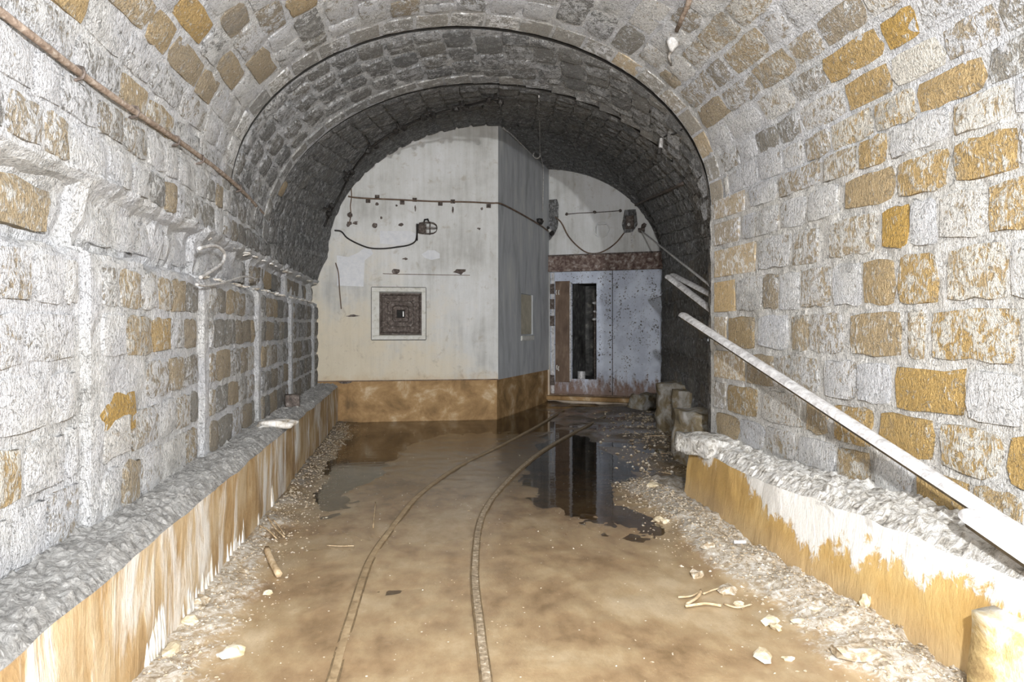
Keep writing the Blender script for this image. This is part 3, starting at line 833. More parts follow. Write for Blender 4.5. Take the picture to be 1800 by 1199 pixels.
# stones of the photograph that stand out by their colour: the nearest laid stone takes it
for (x, y, h, c) in [(1565, 28, .98, .25), (1465, 85, .85, .3), (1515, 125, .82, .35), (1575, 175, .8, .55), (1690, 135, .78, .3), (1488, 215, .8, .55), (1290, 50, .7, .3),
                     (1620, 90, .7, .72), (1355, 110, .6, .45), (1205, 215, .5, .2), (1180, 160, .45, .3), (1275, 90, .6, .5), (1220, 135, .45, .5), (1535, 270, .8, .4),
                     (145, 10, .75, .2), (270, 30, .65, .35), (322, 12, .85, .3), (325, 75, .6, .3), (260, 20, .6, .4), (210, 150, .6, .4), (330, 150, .5, .3), (305, 215, .6, .45),
                     (465, 310, .85, .1), (488, 322, .6, .25), (410, 110, .55, .3), (350, 105, .5, .3), (420, 20, .4, .3), (550, 10, .65, .3), (470, 140, .5, .2),
                     (190, 725, .97, .12), (235, 590, .65, .45), (292, 600, .75, .4), (240, 505, .6, .5), (285, 515, .6, .5), (475, 560, .55, .3), (470, 640, .55, .3), (468, 490, .6, .3), (300, 690, .5, .4),
                     (230, 820, .5, .4), (330, 760, .5, .45), (380, 710, .5, .5), (20, 400, .6, .4), (10, 860, .75, .5), (310, 330, .5, .3), (380, 350, .45, .35), (60, 270, .5, .45)]:
    b = min([q_ for q_ in ALL if not q_['cut'] and q_['parent'] is not vault2], key=lambda s: (s['q'][0] - x) ** 2 + (s['q'][1] - y) ** 2)
    b['col'] = [h, c, 0.0, 1]
# the one big golden stone low in the left wall
g0 = at_x(160, 722, -1.41); g1 = at_x(233, 722, -1.42)
for s_ in [q_ for q_ in ALL if q_['parent'] is wall_l and g0.y - 0.1 < q_['P'].y < g1.y + 0.1 and abs(q_['P'].z - g0.z) < 0.14]: ALL.remove(s_)
plan_stone(wall_l, ((g0.x + g1.x) / 2 + 0.004, (g0.y + g1.y) / 2, g0.z - 0.05), Vector((0, 1, 0)), nL, g1.y - g0.y, 0.215, (0.97, 0.12, 0, 1))
emit_stones()

# ------------------------------------------------------------------ plinths
def plinth(name, front, y0, y1, xw, zt, side, mat, ny=90):
    """front(y)->(foot x, top x, top z)"""
    def prof(y):
        fx, tx, tz = front(y)
        pts = [(fx, -0.06)]
        for i in range(1, 13): pts.append((fx + (tx - fx) * i / 12, (tz - 0.03) * i / 12))
        return pts
    def fn(u, v):
        y = y0 + (y1 - y0) * v
        pr = prof(y); k = u * (len(pr) - 1); i = min(int(k), len(pr) - 2); f = k - i
        x = pr[i][0] * (1 - f) + pr[i + 1][0] * f; z = pr[i][1] * (1 - f) + pr[i + 1][1] * f
        return Vector((x + 0.012 * fbm((x, y, z), 3.0, 3, 7), y, z))
    front_g = grid(12, ny, fn)
    def fe(u, v):
        p = fn(u, 1.0); return Vector((p.x * (1 - v) + xw * v, p.y, p.z))
    end = grid(12, 1, fe)
    o = obj(name, join([front_g, end]), mat, smooth=True)
    struct(o)
    return o
def left_front(y):
    j = 0.012 * math.sin(y * 3)
    return (-1.12, -1.115 + j * 0.3, 0.585 + 0.01 * ns((0, y, 0), 3, 2))
def right_front(y):
    fx = 2.25 + (0.10 * max(0, y - 4.0) / 1.6)
    tz = 0.56 if y < 3.0 else 0.56 - 0.07 * min(1, (y - 3.0) / 1.5)
    return (fx - 0.015, fx + 0.045 + 0.012 * ns((0, y, 0), 4, 2), tz + 0.02 * ns((0, y, 0), 5, 12))
bl = plinth('baseboard_left', left_front, -3, 10.85, -1.5, 0.58, -1, M['plinth_left'], 150)
bl['label'] = 'long ochre-stained concrete plinth with white lime runs along the left wall'
br = plinth('baseboard_right', right_front, -3, 5.62, 2.7, 0.58, 1, M['plinth_right'], 110)
br['label'] = 'long golden-ochre plinth with flaking white lime top along the right wall'
def ledge(parent, front, y0, y1, xw, ny, rough, rise, amp):
    def fn(u, v):
        y = y0 + (y1 - y0) * v
        fx, tx, tz = front(y)
        x = tx + (xw - tx) * u
        z = tz - 0.032 + 0.045 * min(1, u * 5) + rise * u
        if u > 0: z += amp * (0.75 * abs(fbm((x, y, 0), 13, 4, 3)) + 0.35 * ns((x, y, 0), 30, 6))
        x2 = x + (0.012 * fbm((x, y, z), 3.0, 3, 7) if u == 0 else 0)
        return Vector((x2, y + (0.01 * ns((x, y, 0), 20, 50) if 0 < v < 1 else 0), z))
    return obj('top_rubble', grid(14, ny, fn), M['rubble'] if rough == 0 else M['rubble_white'], parent, smooth=False)
ledge(bl, left_front, 0.4, 10.85, -1.5, 420, 0, 0.0, 0.05)
ledge(br, right_front, 0.4, 5.62, 2.68, 240, 1, 0.05, 0.05)
# calcite curtains at the foot of the left plinth
parts = []
for y in [3.1 + 0.025 * i for i in range(110)]:
    if ns((0, y, 0), 2.3, 4) < 0.0 or R.random() < 0.3: continue
    zt = R.uniform(0.08, 0.24); y += R.uniform(-.03, .03)
    parts.append(tube([(-1.128, y, zt + 0.08), (-1.124, y + R.uniform(-.01, .01), zt * 0.7), (-1.120, y, zt * 0.3), (-1.120, y, -0.01)], [0.004, R.uniform(0.010, 0.018), R.uniform(0.012, 0.020), R.uniform(0.008, 0.016)], 7))
c = obj('calcite_curtain', join(parts), M['flow'], bl, smooth=True); c['kind'] = 'stuff'

# ------------------------------------------------------------------ firing port, patches, fittings on the bunker
def fbox(u0, u1, v0, v1, n0, n1, bev=0.0): return slab(FP, FU, UZ, FN, u0, u1, v0, v1, n0, n1, bev)
ox0, oz1 = fr(653, 505); ox1, oz0 = fr(748.5, 597)
frame = [fbox(ox0, ox1, pz1, oz1, 0, 0.018, 0.006), fbox(ox0, ox1, oz0, pz0, 0, 0.018, 0.006), fbox(ox0, px0, pz0, pz1, 0, 0.018, 0.006), fbox(px1, ox1, pz0, pz1, 0, 0.018, 0.006)]
pf = tag(obj('port_frame', join(frame), M['frame_white'], bunker), 'pale painted square frame around the port')
cx, cz = (px0 + px1) / 2, (pz0 + pz1) / 2
hw = (px1 - px0) / 2
def ringsq(r0, r1, n0, n1, k=0.0):
    """square funnel ring between half widths r0 (front, depth n0) and r1 (depth n1); corner cut k"""
    V = []
    def loop(r, n, k):
        c = r * k
        return [Vector((cx + a, BY - n, cz + b)) for a, b in ((-r + c, -r), (r - c, -r), (r, -r + c), (r, r - c), (r - c, r), (-r + c, r), (-r, r - c), (-r, -r + c))]
    V = loop(r0, n0, k) + loop(r1, n1, k)
    return V, [(i, (i + 1) % 8, 8 + (i + 1) % 8, 8 + i) for i in range(8)]
plate = [ringsq(hw, hw, 0.0, -0.03), ringsq(hw, hw * .93, -0.03, -0.035), ringsq(hw * .93, hw * .86, -0.035, -0.07), ringsq(hw * .86, hw * .62, -0.07, -0.075, 0.05), ringsq(hw * .62, hw * .60, -0.075, -0.045, 0.2),
         ringsq(hw * .60, hw * .40, -0.045, -0.04, 0.25), ringsq(hw * .40, hw * .36, -0.04, -0.075, 0.2), ringsq(hw * .36, hw * .2, -0.075, -0.08, 0.05), ringsq(hw * .2, hw * .17, -0.08, -0.15, 0.01)]
fe = [(ox0, ox1, oz1, oz1 + 0.008), (ox0, ox1, oz0 - 0.010, oz0), (ox0 - 0.008, ox0, oz0, oz1), (ox1, ox1 + 0.008, oz0, oz1)]
obj('frame_seam', join([fbox(a, b, c_, d, 0, 0.004) for a, b, c_, d in fe]), M['joint'], bunker)
pl = tag(obj('armour_plate', join(plate), M['rust'], bunker), 'stepped rusty armour plate')
for a in (-1, 1):
    for b in (-1, 1):
        obj('bolt', ico((cx + a * hw * .6, BY + 0.068, cz + b * hw * .56), 0.032, 1, 0.1, (1, 0.5, 1), Matrix.Identity(3)), M['rust'], pl)
obj('loophole', ([Vector((cx + a * hw * .2, BY + 0.145, cz + b * hw * .2)) for a, b in ((-1, -1), (1, -1), (1, 1), (-1, 1))], [(0, 1, 2, 3)]), M['dark_hole'], pl)
obj('loophole_lug', join([fbox(cx + hw * .10, cx + hw * .15, cz - hw * .13, cz + hw * .12, -0.12, -0.09)]), M['ceramic'], pl)
def patch(pxs, n, mat, name, label=None, plane='F', d=0.004):
    pts = [Vector((fr(*p)[0], BY - d, fr(*p)[1])) if plane == 'F' else ewp(*ew(*p), d) for p in pxs]
    N = FN if plane == 'F' else EW_N
    back = [p - N * (d + 0.002) for p in pts]
    m_ = len(pts)
    V = pts + back
    Fc = [tuple(range(m_))] + [((i + 1) % m_, i, m_ + i, m_ + (i + 1) % m_) for i in range(m_)]
    o = obj(name, (V, Fc), mat, n)
    if label: o['label'] = label
    return o
patch([(592, 449), (612, 452), (630, 444), (640, 436), (652, 438), (656, 446), (641, 458), (639, 504), (593, 502)], bunker, M['white_patch'], 'lime_patch', 'white square-cornered repair patch')
patch([(741, 447), (752, 440), (764, 440), (773, 446), (773, 454), (758, 457), (746, 453)], bunker, M['white_patch'], 'lime_patch', 'small white oval patch')
patch([(668, 406), (722, 406), (732, 412), (728, 424), (700, 431), (668, 428)], bunker, M['white_patch'], 'lime_patch', 'pale rectangular patch beside the lamp', d=0.002)
# scars and joint line below the lamp
obj('joint_line', tube([Vector((fr(x, y)[0], BY - 0.001, fr(x, y)[1])) for x, y in ((673, 481), (700, 482), (760, 483), (826, 484))], 0.005, 4), M['rust_brown'], bunker)
def scar(px, py, w_, h_, name='wall_scar'):
    q = Vector((fr(px, py)[0], BY - 0.002, fr(px, py)[1]))
    pts = []
    for k in range(9):
        a = 2 * PI * k / 9
        rr = 0.5 + 0.35 * ns((px, k, py), 1.3)
        pts.append(q + Vector((math.cos(a) * w_ * rr * .009, 0, math.sin(a) * h_ * rr * .009)))
    back = [p + Vector((0, 0.006, 0)) for p in pts]
    obj(name, (pts + back, [tuple(range(9))] + [((i + 1) % 9, i, 9 + i, 9 + (i + 1) % 9) for i in range(9)]), M['rust'], bunker)
for s_ in [(696, 477, 15, 9), (808, 477, 22, 9), (613, 394, 9, 10), (625, 392, 9, 7), (659, 396, 9, 9), (705, 395, 9, 7), (662, 359, 6, 6), (697, 361, 5, 4), (847, 367, 5, 5), (620, 555, 20, 4), (712, 455, 9, 4),
           (730, 367, 3, 12), (796, 368, 3, 13), (842, 402, 7, 4), (607, 672, 22, 6), (670, 383, 4, 5)]:
    scar(*s_)
# side niche fittings
def sbox(u0, u1, v0, v1, n0, n1, bev=0): return slab(BC, BD, UZ, BN, u0, u1, v0, v1, n0, n1, bev)
obj('niche_lining', sbox(s0 + 0.01, s1 - 0.01, nz0 + 0.01, nz1 - 0.01, -0.048, -0.03), M['niche'], bunker)
obj('niche_sill', sbox(s0 - 0.01, s1, nz0 - 0.10, nz0 - 0.02, -0.02, 0.025, 0.006), M['frame_white'], bunker)

# ------------------------------------------------------------------ gate in the end wall
def gbox(u0, u1, v0, v1, n0, n1, bev=0.0): return slab(EW_A, EW_D, UZ, EW_N, u0, u1, v0, v1, n0, n1, bev)
door = bpy.data.objects.new('door_1', None); COL.objects.link(door); door.location = ewp(1.1, 0.12)
door['kind'] = 'structure'; door['label'] = 'blue-grey riveted steel gate with an open dark hatch'
def S_(x, y=573): return ew(x, y)[0]
def Zx(x, y): return ew(x, y)[1]
# lintel beam
tag(obj('lintel', join([gbox(S_(960, 460), S_(1166, 460), gz1, Zx(1060, 447), -0.05, 0.05, 0.012), gbox(S_(960), S_(1166), gz1 - 0.02, gz1 + 0.03, 0.0, 0.075, 0.008)]), M['lintel'], wall_b), 'rust-streaked lintel beam')
tag(obj('lintel_flange', gbox(S_(960), S_(1166), Zx(1060, 447) - 0.01, Zx(1060, 447) + 0.015, 0.0, 0.07), M['rust'], wall_b), 'thin dark iron flange')
xl, xr = S_(1004), S_(1047)          # hatch
zl, zh = Zx(1025, 667), Zx(1025, 498)
n0 = -0.07
# inner room seen through the hatch
obj('inner_room', flip(holed(EW_A - EW_N * 0.09, EW_D, UZ, EW_N, xl - 0.02, xr + 0.02, zl - 0.02, zh + 0.02, [(xl - 0.015, xr + 0.015, zl - 0.015, zh + 0.015, 1.1)])), M['inner_wall'], door)
bp = []
bp.append(gbox(gs0, xl, gz0, gz1, n0 - 0.02, n0)); bp.append(gbox(xr, S_(1074.5), gz0, gz1, n0 - 0.02, n0)); bp.append(gbox(xl, xr, zh, gz1, n0 - 0.02, n0)); bp.append(gbox(xl, xr, gz0, zl, n0 - 0.02, n0))
obj('left_leaf', join(bp), M['door'], door)
obj('right_leaf', gbox(S_(1075.8), gs1, gz0, gz1, n0 - 0.03, n0), M['door'], door)
tag(obj('inner_leaf', gbox(S_(975), S_(1000), Zx(988, 672), Zx(988, 494), n0, n0 + 0.035, 0.006), M['rust_brown'], door), 'brown rusty narrow folded leaf')
obj('hinge_strip', join([gbox(S_(968), S_(973), gz0 + .05, gz1 - 0.03, n0, n0 + 0.03, 0.004), gbox(S_(1000.5), S_(1003), zl - .05, zh + .03, n0, n0 + 0.05, 0.004)]), M['galv'], door)
obj('leaf_seam', gbox(S_(1074.3), S_(1075.9), gz0, gz1, n0 - 0.03, n0 - 0.012), M['joint'], door)
obj('bottom_rail', join([gbox(gs0, gs1, gz0, gz0 + 0.05, n0, n0 + 0.03, 0.005)]), M['rust_brown'], door)
for (a, b) in ((977.5, 514), (982, 514), (978.5, 646), (981.5, 648)):
    p = ewp(S_(a), Zx(a, b), n0 + 0.05)
    obj('pull_handle', tube([p + Vector((0, 0, -0.045)), p + Vector((-0.01, -0.01, 0)), p + Vector((0, 0, 0.045))], 0.011, 6), M['ceramic'], door)
for k, zz in enumerate((2.25, 1.95, 1.62, 0.45)):
    obj('hinge', gbox(S_(966), S_(973.5), zz - 0.12, zz + 0.08, n0 + 0.02, n0 + 0.055, 0.01), M['rust'], door)
for k in range(17):
    z = gz0 + 0.12 + k * (gz1 - gz0 - 0.2) / 16
    obj('rivet', ico(ewp(S_(1071), z, n0 + 0.002), 0.016, 1, 0.0, (1, 1, 1), Matrix.Identity(3)), M['rust'], door)
sill = tag(obj('door_sill', gbox(gs0 - 0.02, S_(1125), 0.06, 0.14, -0.08, 0.16, 0.01), M['band'], door), 'low muddy sill')
# items inside the hatch
r0 = empty('insulator_rack', ewp(S_(1040), 1.2, -0.4), 'dim rack of small pale insulators hanging inside the dark hatch', 'rack')
obj('post', gbox(S_(1036), S_(1039), 0.2, 2.0, -0.42, -0.38), M['rust'], r0)
for (x, y) in ((1039, 532), (1040, 547), (1038, 561)):
    obj('insulator', ico(ewp(S_(x), Zx(x, y), -0.34), 0.05, 2, 0.05, (1.2, 1, 0.6)), M['galv'], r0)
o = obj('bucket', tube([ewp(S_(1014), 0.32, -0.35), ewp(S_(1014), 0.36, -0.35), ewp(S_(1014), 0.60, -0.35)], [0.06, 0.075, 0.08], 12), M['galv'])
tag(o, 'small pale container standing at the foot of the dark hatch', 'container')
o = obj('debris_heap', ico(ewp(S_(1030), 0.26, -0.35), 0.2, 2, 0.4, (1.0, 0.6, 0.5)), M['gravel'])
tag(o, 'low heap of brown debris just inside the dark hatch', 'debris')

# dark damp patches and round recess on the end wall
patch([(958, 352), (979, 350), (982, 360), (981, 398), (975, 412), (965, 424), (958, 422)], wall_b, M['mortar_dark'], 'damp_patch', 'dark grey damp patch', 'E')
patch([(1098, 369), (1118, 368), (1121, 395), (1112, 408), (1097, 410), (1093, 395)], wall_b, M['mortar_dark'], 'damp_patch', 'dark broken patch', 'E')
ring = [ewp(ew(1058, 404)[0] + 0.15 * math.cos(a), ew(1058, 404)[1] + 0.14 * math.sin(a), 0.004) for a in [2 * PI * k / 18 for k in range(19)]]
obj('recess_rim', tube(ring, 0.014, 6, False), M['plaster'], wall_b)

# ------------------------------------------------------------------ cables, conduits, lamps
def wire(name, pxs, r, mat, label, cat, off=0.02, group=None, n=6, k=5, parent=None):
    pts = [hit(x, y, off)[0] for x, y in pxs]
    o = obj(name, tube(spline(pts, k), r, n), mat, parent, smooth=True)
    if parent is None: tag(o, label, cat, group)
    return o
# long cable on the left springing line
pts = [(-45, -15), (0, 20), (60, 66), (140, 128), (235, 195), (345, 270), (420, 330), (480, 393), (520, 418), (560, 432)]
P3 = [at_x(x, y, -1.385 - 0.012 * (i % 2)) for i, (x, y) in enumerate(pts)]
cab = empty('wall_cable', P3[3], 'long brown cable sloping down along the left vault springing', 'cable')
obj('sheath', tube(spline(P3, 6), 0.0155, 8), M['cable_brown'], cab, smooth=True)
for (x, y) in ((140, 128), (237, 196), (310, 247), (353, 279), (420, 330)):
    p = at_x(x, y, -1.39)
    obj('clip', tube([p + Vector((-0.03, 0, 0.03)), p + Vector((0.014, 0, 0.022)), p + Vector((0.02, 0, 0)), p + Vector((0.012, 0, -0.022)), p + Vector((-0.03, 0, -0.035))], 0.007, 6), M['rust'], cab)
# looped cable end hanging at the second rib
pts = [(352, 499), (378, 497), (400, 493)]
lp = [at_x(x, y, -1.34) for x, y in ((349, 437), (370, 432), (384, 434), (394, 445), (392, 460), (378, 472), (362, 482), (352, 488))]
tag(obj('cable_loop', tube(spline(lp, 5), 0.012, 8), M['cable_white'], smooth=True), 'lime-crusted cable loop curling out of the left wall band', 'cable')
lp = [at_x(x, y, -1.345) for x, y in ((345, 500), (365, 502), (395, 496), (430, 486), (455, 492))]
tag(obj('cable_end', tube(spline(lp, 5), 0.009, 8), M['cable_white'], smooth=True), 'short lime-crusted cable lying along the ledge just under the cable loop', 'cable')

# vault cable with insulators
vpts = [(875, 160), (840, 168), (810, 177), (780, 184), (748, 193), (722, 204), (697, 217), (668, 233), (643, 253), (622, 278), (606, 303), (590, 335), (574, 365), (560, 395)]
vc = empty('vault_cable', hit(748, 193)[0], 'dark cable strung on insulators up the left side of the far vault', 'cable')
obj('line', tube(spline([hit(x, y, 0.08)[0] for x, y in vpts], 4), 0.015, 6), M['black'], vc, smooth=True)
for (x, y) in ((872, 162), (808, 176), (748, 190), (697, 215), (646, 250), (603, 300), (568, 365)):
    p, n = hit(x, y, 0.0)
    a = Vector((0, 1, 0)).cross(n).normalized()
    obj('insulator_bracket', join([tube([p, p + n * 0.10], 0.016, 6), tube([p + n * 0.07 - a * 0.07, p + n * 0.07 + a * 0.07], 0.012, 6), ico(p + n * 0.10 + a * 0.06, 0.045, 1, 0.2), ico(p + n * 0.10 - a * 0.06, 0.045, 1, 0.2)]), M['black'], vc)
# cable across the bunker front, around the corner
bc = empty('bunker_cable', at_y(750, 352, BY - 0.03), 'rusty cable clipped across the upper bunker front and round its corner', 'cable')
pp = [at_y(x, y, BY - 0.03) for x, y in ((612, 345), (622, 347), (650, 349), (700, 351), (760, 354), (820, 355), (862, 357))]
pp += [at_plane(x, y, BC + BN * 0.03, BN) for x, y in ((880, 358), (905, 370), (930, 384), (950, 396), (966, 408))]
obj('sheath', tube(spline(pp, 4), 0.013, 6), M['rust_brown'], bc, smooth=True)
for (x, y, dy) in ((663, 346, 1), (729, 351, 1), (796, 354, 1), (647, 353, -1), (707, 356, -1), (774, 358, -1), (859, 362, -1)):
    p = at_y(x, y, BY - 0.02)
    obj('clip', join([fbox(p.x - 0.035, p.x + 0.035, p.z - 0.03, p.z + 0.03, 0, 0.03, 0.008), ico(p + Vector((0, -0.01, 0.0)), 0.028, 1, 0.1)]), M['rust'], bc)
p = at_plane(948, 388, BC + BN * 0.04, BN)
obj('junction', join([ico(p, 0.07, 1, 0.3), ico(p + Vector((0.05, 0.05, -0.02)), 0.05, 1, 0.3)]), M['black'], bc)
# cable down the left edge
lc = empty('drop_cable', at_y(615, 380, BY - 0.03), 'thin dark cable dropping beside the left edge of the bunker', 'cable')
obj('line', tube(spline([at_y(x, y, BY - 0.03) for x, y in ((617, 328), (618, 345), (616, 362), (617, 378), (614, 392))], 4), 0.009, 6), M['rust_brown'], lc)
obj('insulator', ico(at_y(615, 378, BY - 0.04), 0.045, 1, 0.15), M['rust'], lc)
# sagging cable to the lamp
tag(obj('lamp_cable', tube(spline([at_y(x, y, BY - 0.04) for x, y in ((588, 405), (600, 407), (610, 418), (628, 428), (650, 436), (675, 437), (700, 434), (718, 431), (730, 424), (733, 410), (733, 396))], 4), 0.0125, 6), M['black'], smooth=True), 'black cable sagging from the tunnel wall to the bunker lamp', 'cable')
# lamp
lc0 = at_y(752, 401, BY - 0.11)
lampo = empty('bulkhead_lamp', lc0, 'dark oval bulkhead lamp with a wire guard on the bunker front', 'lamp')
def cap(c, L, r, n=16):
    prof = [(-L, 0.02), (-L, r * .8), (-L * .5, r), (0, r), (L * .5, r * .96), (L * .8, r * .78), (L, r * .4), (L * 1.05, 0.004)]
    return tube([c + Vector((a, 0, 0)) for a, b in prof], [b for a, b in prof], n)
obj('glass', cap(lc0 + Vector((0.02, 0, 0)), 0.115, 0.085), M['glass_dark'], lampo, smooth=True)
obj('housing', join([tube([lc0 + Vector((-0.16, 0, 0)), lc0 + Vector((-0.13, 0, 0)), lc0 + Vector((-0.07, 0, 0)), lc0 + Vector((-0.04, 0, 0))], [0.04, 0.085, 0.095, 0.08], 12), fbox(lc0.x - .15, lc0.x - .02, lc0.z - .07, lc0.z + .07, 0, 0.06, 0.01)]), M['rust'], lampo)
for k in range(6):
    a = PI * 2 * k / 6
    rr = 0.098
    obj('guard_wire', tube([lc0 + Vector((x, -rr * f * math.cos(a), rr * f * math.sin(a))) for x, f in ((-0.05, 1), (0.03, 1.03), (0.09, .92), (0.13, .6), (0.145, 0.1))], 0.006, 5), M['rust'], lampo)
obj('guard_ring', tube([lc0 + Vector((0.035, -.1 * math.cos(a), .1 * math.sin(a))) for a in [2 * PI * k / 16 for k in range(17)]], 0.006, 5, False), M['rust'], lampo)
obj('gland', join([tube([lc0 + Vector((-0.06, 0, 0.08)), lc0 + Vector((-0.05, 0, 0.13)), lc0 + Vector((-0.0, 0, 0.14)), lc0 + Vector((0.02, 0, 0.08))], 0.014, 6), tube([lc0 + Vector((-0.165, -0.03, 0.06)), lc0 + Vector((-0.165, -0.03, -0.2))], 0.013, 6)]), M['black'], lampo)
# end wall cable loop and bracket line
tag(obj('hanging_cable', tube(spline([ewp(*ew(x, y), 0.05) for x, y in ((977, 382), (988, 392), (1000, 415), (1015, 432), (1032, 444), (1050, 446), (1068, 439), (1085, 426), (1098, 410))], 4), 0.013, 6), M['rust_brown'], smooth=True), 'dark cable hanging in a deep curve above the steel gate', 'cable')
bb = empty('bracket_bar', ewp(*ew(1020, 375), 0.03), 'thin rusty bracket bar high on the end wall', 'bracket')
obj('bar', tube([ewp(*ew(x, y), 0.03) for x, y in ((997, 377), (1020, 375), (1048, 374), (1091, 371))], 0.008, 5), M['rust'], bb)
for (x, y) in ((997, 377), (1046, 373), (1091, 371)): obj('wall_anchor', ico(ewp(*ew(x, y), 0.03), 0.034, 1, 0.2), M['rust'], bb)
jb = empty('junction_box', ewp(*ew(1108, 392), 0.06), 'dark broken junction box with pale wires at the right of the end wall', 'junction box')
obj('box_body', gbox(ew(1101, 380)[0], ew(1115, 380)[0], ew(1108, 403)[1], ew(1108, 380)[1], 0, 0.09, 0.012), M['rust'], jb)
obj('insulator', ico(ewp(*ew(1107, 396), 0.1), 0.035, 1, 0.1), M['ceramic'], jb)
obj('conduit_stub', tube([ewp(*ew(1112, 408), 0.05), ewp(*ew(1111, 428), 0.05)], 0.014, 6), M['galv'], jb)
jb2 = empty('corner_insulators', at_plane(963, 400, BC + BN * 0.1, BN), 'cluster of dark insulators in the corner between bunker and end wall', 'insulators')
for (x, y) in ((962, 402), (966, 406), (970, 410)):
    obj('insulator', ico(at_plane(x, y, EW_A + EW_N * .1, EW_N), 0.05, 1, 0.3), M['black'] if x != 966 else M['ceramic'], jb2)
# conduit along the vault and hanging thin wire by the bunker corner
cd = empty('ceiling_conduit', hit(915, 250)[0], 'pale conduit following the vault down to a ring by the bunker corner', 'conduit')
obj('pipe', tube(spline([hit(x, y, 0.03)[0] for x, y in ((884, 222), (900, 234), (918, 252), (932, 266), (938, 272))], 4), 0.014, 6), M['cable_white'], cd, smooth=True)
rc, rn = hit(944, 268, 0.05)
obj('ring', tube([rc + Vector((0.065 * math.cos(a), 0, 0.06 * math.sin(a))) for a in [2 * PI * k / 14 for k in range(15)]], 0.012, 6, False), M['cable_white'], cd, smooth=True)
pA, _ = hit(948, 165, 0.02); pB = at_plane(955, 300, BC + BN * 0.06, BN); pC = at_plane(954, 372, BC + BN * 0.06, BN)
tag(obj('hanging_wire', tube(spline([pA, hit(949, 215, 0.03)[0], hit(950, 262, 0.05)[0], pB, pC], 4), 0.008, 5), M['cable_white'], smooth=True), 'thin pale wire hanging from the vault beside the bunker corner', 'wire')
# conduit high on the right of the first vault
rc_ = empty('roof_conduit', hit(1190, 60)[0], 'short rusty grey conduit end hanging on the upper right vault', 'conduit')
obj('pipe', tube([hit(x, y, 0.03)[0] for x, y in ((1222, -30), (1213, 0), (1203, 25), (1193, 48))], [0.02, 0.02, 0.018, 0.016], 8), M['cable_brown'], rc_, smooth=True)
obj('end_blob', ico(hit(1186, 68, 0.03)[0], 0.055, 2, 0.2, (0.7, 0.9, 1.2)), M['cable_white'], rc_, smooth=True)
obj('tail', tube([hit(x, y, 0.02)[0] for x, y in ((1184, 80), (1178, 95), (1182, 110))], 0.012, 6), M['cable_white'], rc_, smooth=True)
# bracket on the second arch edge
ab = empty('arch_bracket', hit(1164, 248)[0], 'small white-tipped bracket on the edge of the second arch', 'bracket')
p, n = hit(1166, 240, 0.03)
obj('stub', tube([p, p + Vector((-0.02, -0.03, -0.10))], 0.02, 6), M['cable_white'], ab)
obj('hook', tube([p + Vector((-0.02, -0.02, -0.10)), p + Vector((-0.03, -0.02, -0.16))], 0.022, 6), M['black'], ab)
wire('crack_wire', [(1170, 238), (1178, 234), (1190, 232), (1202, 225)], 0.008, M['black'], 'short dark wire between the two arch edges on the right', 'wire', 0.02)
# long iron conduit on the far right vault
wire('vault_rod', [(1120, 358), (1145, 346), (1175, 333), (1206, 318)], 0.02, M['rust'], 'dark straight iron rod along the far right vault springing', 'rod', 0.04)
wire('thin_wire', [(640, 235), (648, 252), (641, 262)], 0.008, M['black'], 'short black wire stub on the far left vault', 'wire', 0.03)
rodp = [hit(1130, 408, 0.15)[0], at_x(1252, 505, 2.75)]
rd = empty('slanting_rod', rodp[0], 'thin pale rod slanting from the end wall down to the right arch edge', 'rod')
obj('rod', tube(rodp, 0.013, 6), M['galv'], rd)
obj('bracket', join([ico(rodp[0] + Vector((0, 0, 0.02)), 0.06, 1, 0.4), ico(rodp[0] + Vector((0.05, 0, 0.1)), 0.05, 1, 0.4)]), M['rust'], rd)
# black insulator cluster at the far left
bk = empty('cable_bracket', at_x(570, 440, -1.33), 'black cable bracket with insulators at the far end of the left wall', 'bracket')
b0 = at_x(575, 435, -1.3)
obj('bracket_plate', box(b0.x - 0.1, b0.x + 0.06, b0.y - 0.1, b0.y + 0.15, b0.z - 0.12, b0.z + 0.1), M['black'], bk)
for (dx, dy, dz) in ((0.06, -0.1, 0.12), (0.02, 0.1, -0.14), (0.09, 0.0, 0.0), (0.05, -0.05, -0.22), (0.0, -0.2, 0.05)):
    obj('insulator', ico(b0 + Vector((dx, dy, dz)), 0.055, 1, 0.3), M['black'], bk)
obj('pin', tube([at_x(551, 424, -1.36), at_x(586, 424, -1.25)], 0.012, 6), M['galv'], bk)
obj('tail_wire', tube(spline([at_y(x, y, BY - 0.1) for x, y in ((590, 462), (595, 480), (597, 510), (600, 543))], 4), 0.008, 5), M['rust_brown'], bk)
vp = tube([at_x(582, 455, -1.28), at_x(582, 560, -1.28), at_x(581, 668, -1.28)], 0.022, 8)
tag(obj('vertical_conduit', vp, M['cable_white'], smooth=True), 'vertical lime-coated conduit in the corner left of the bunker', 'conduit')

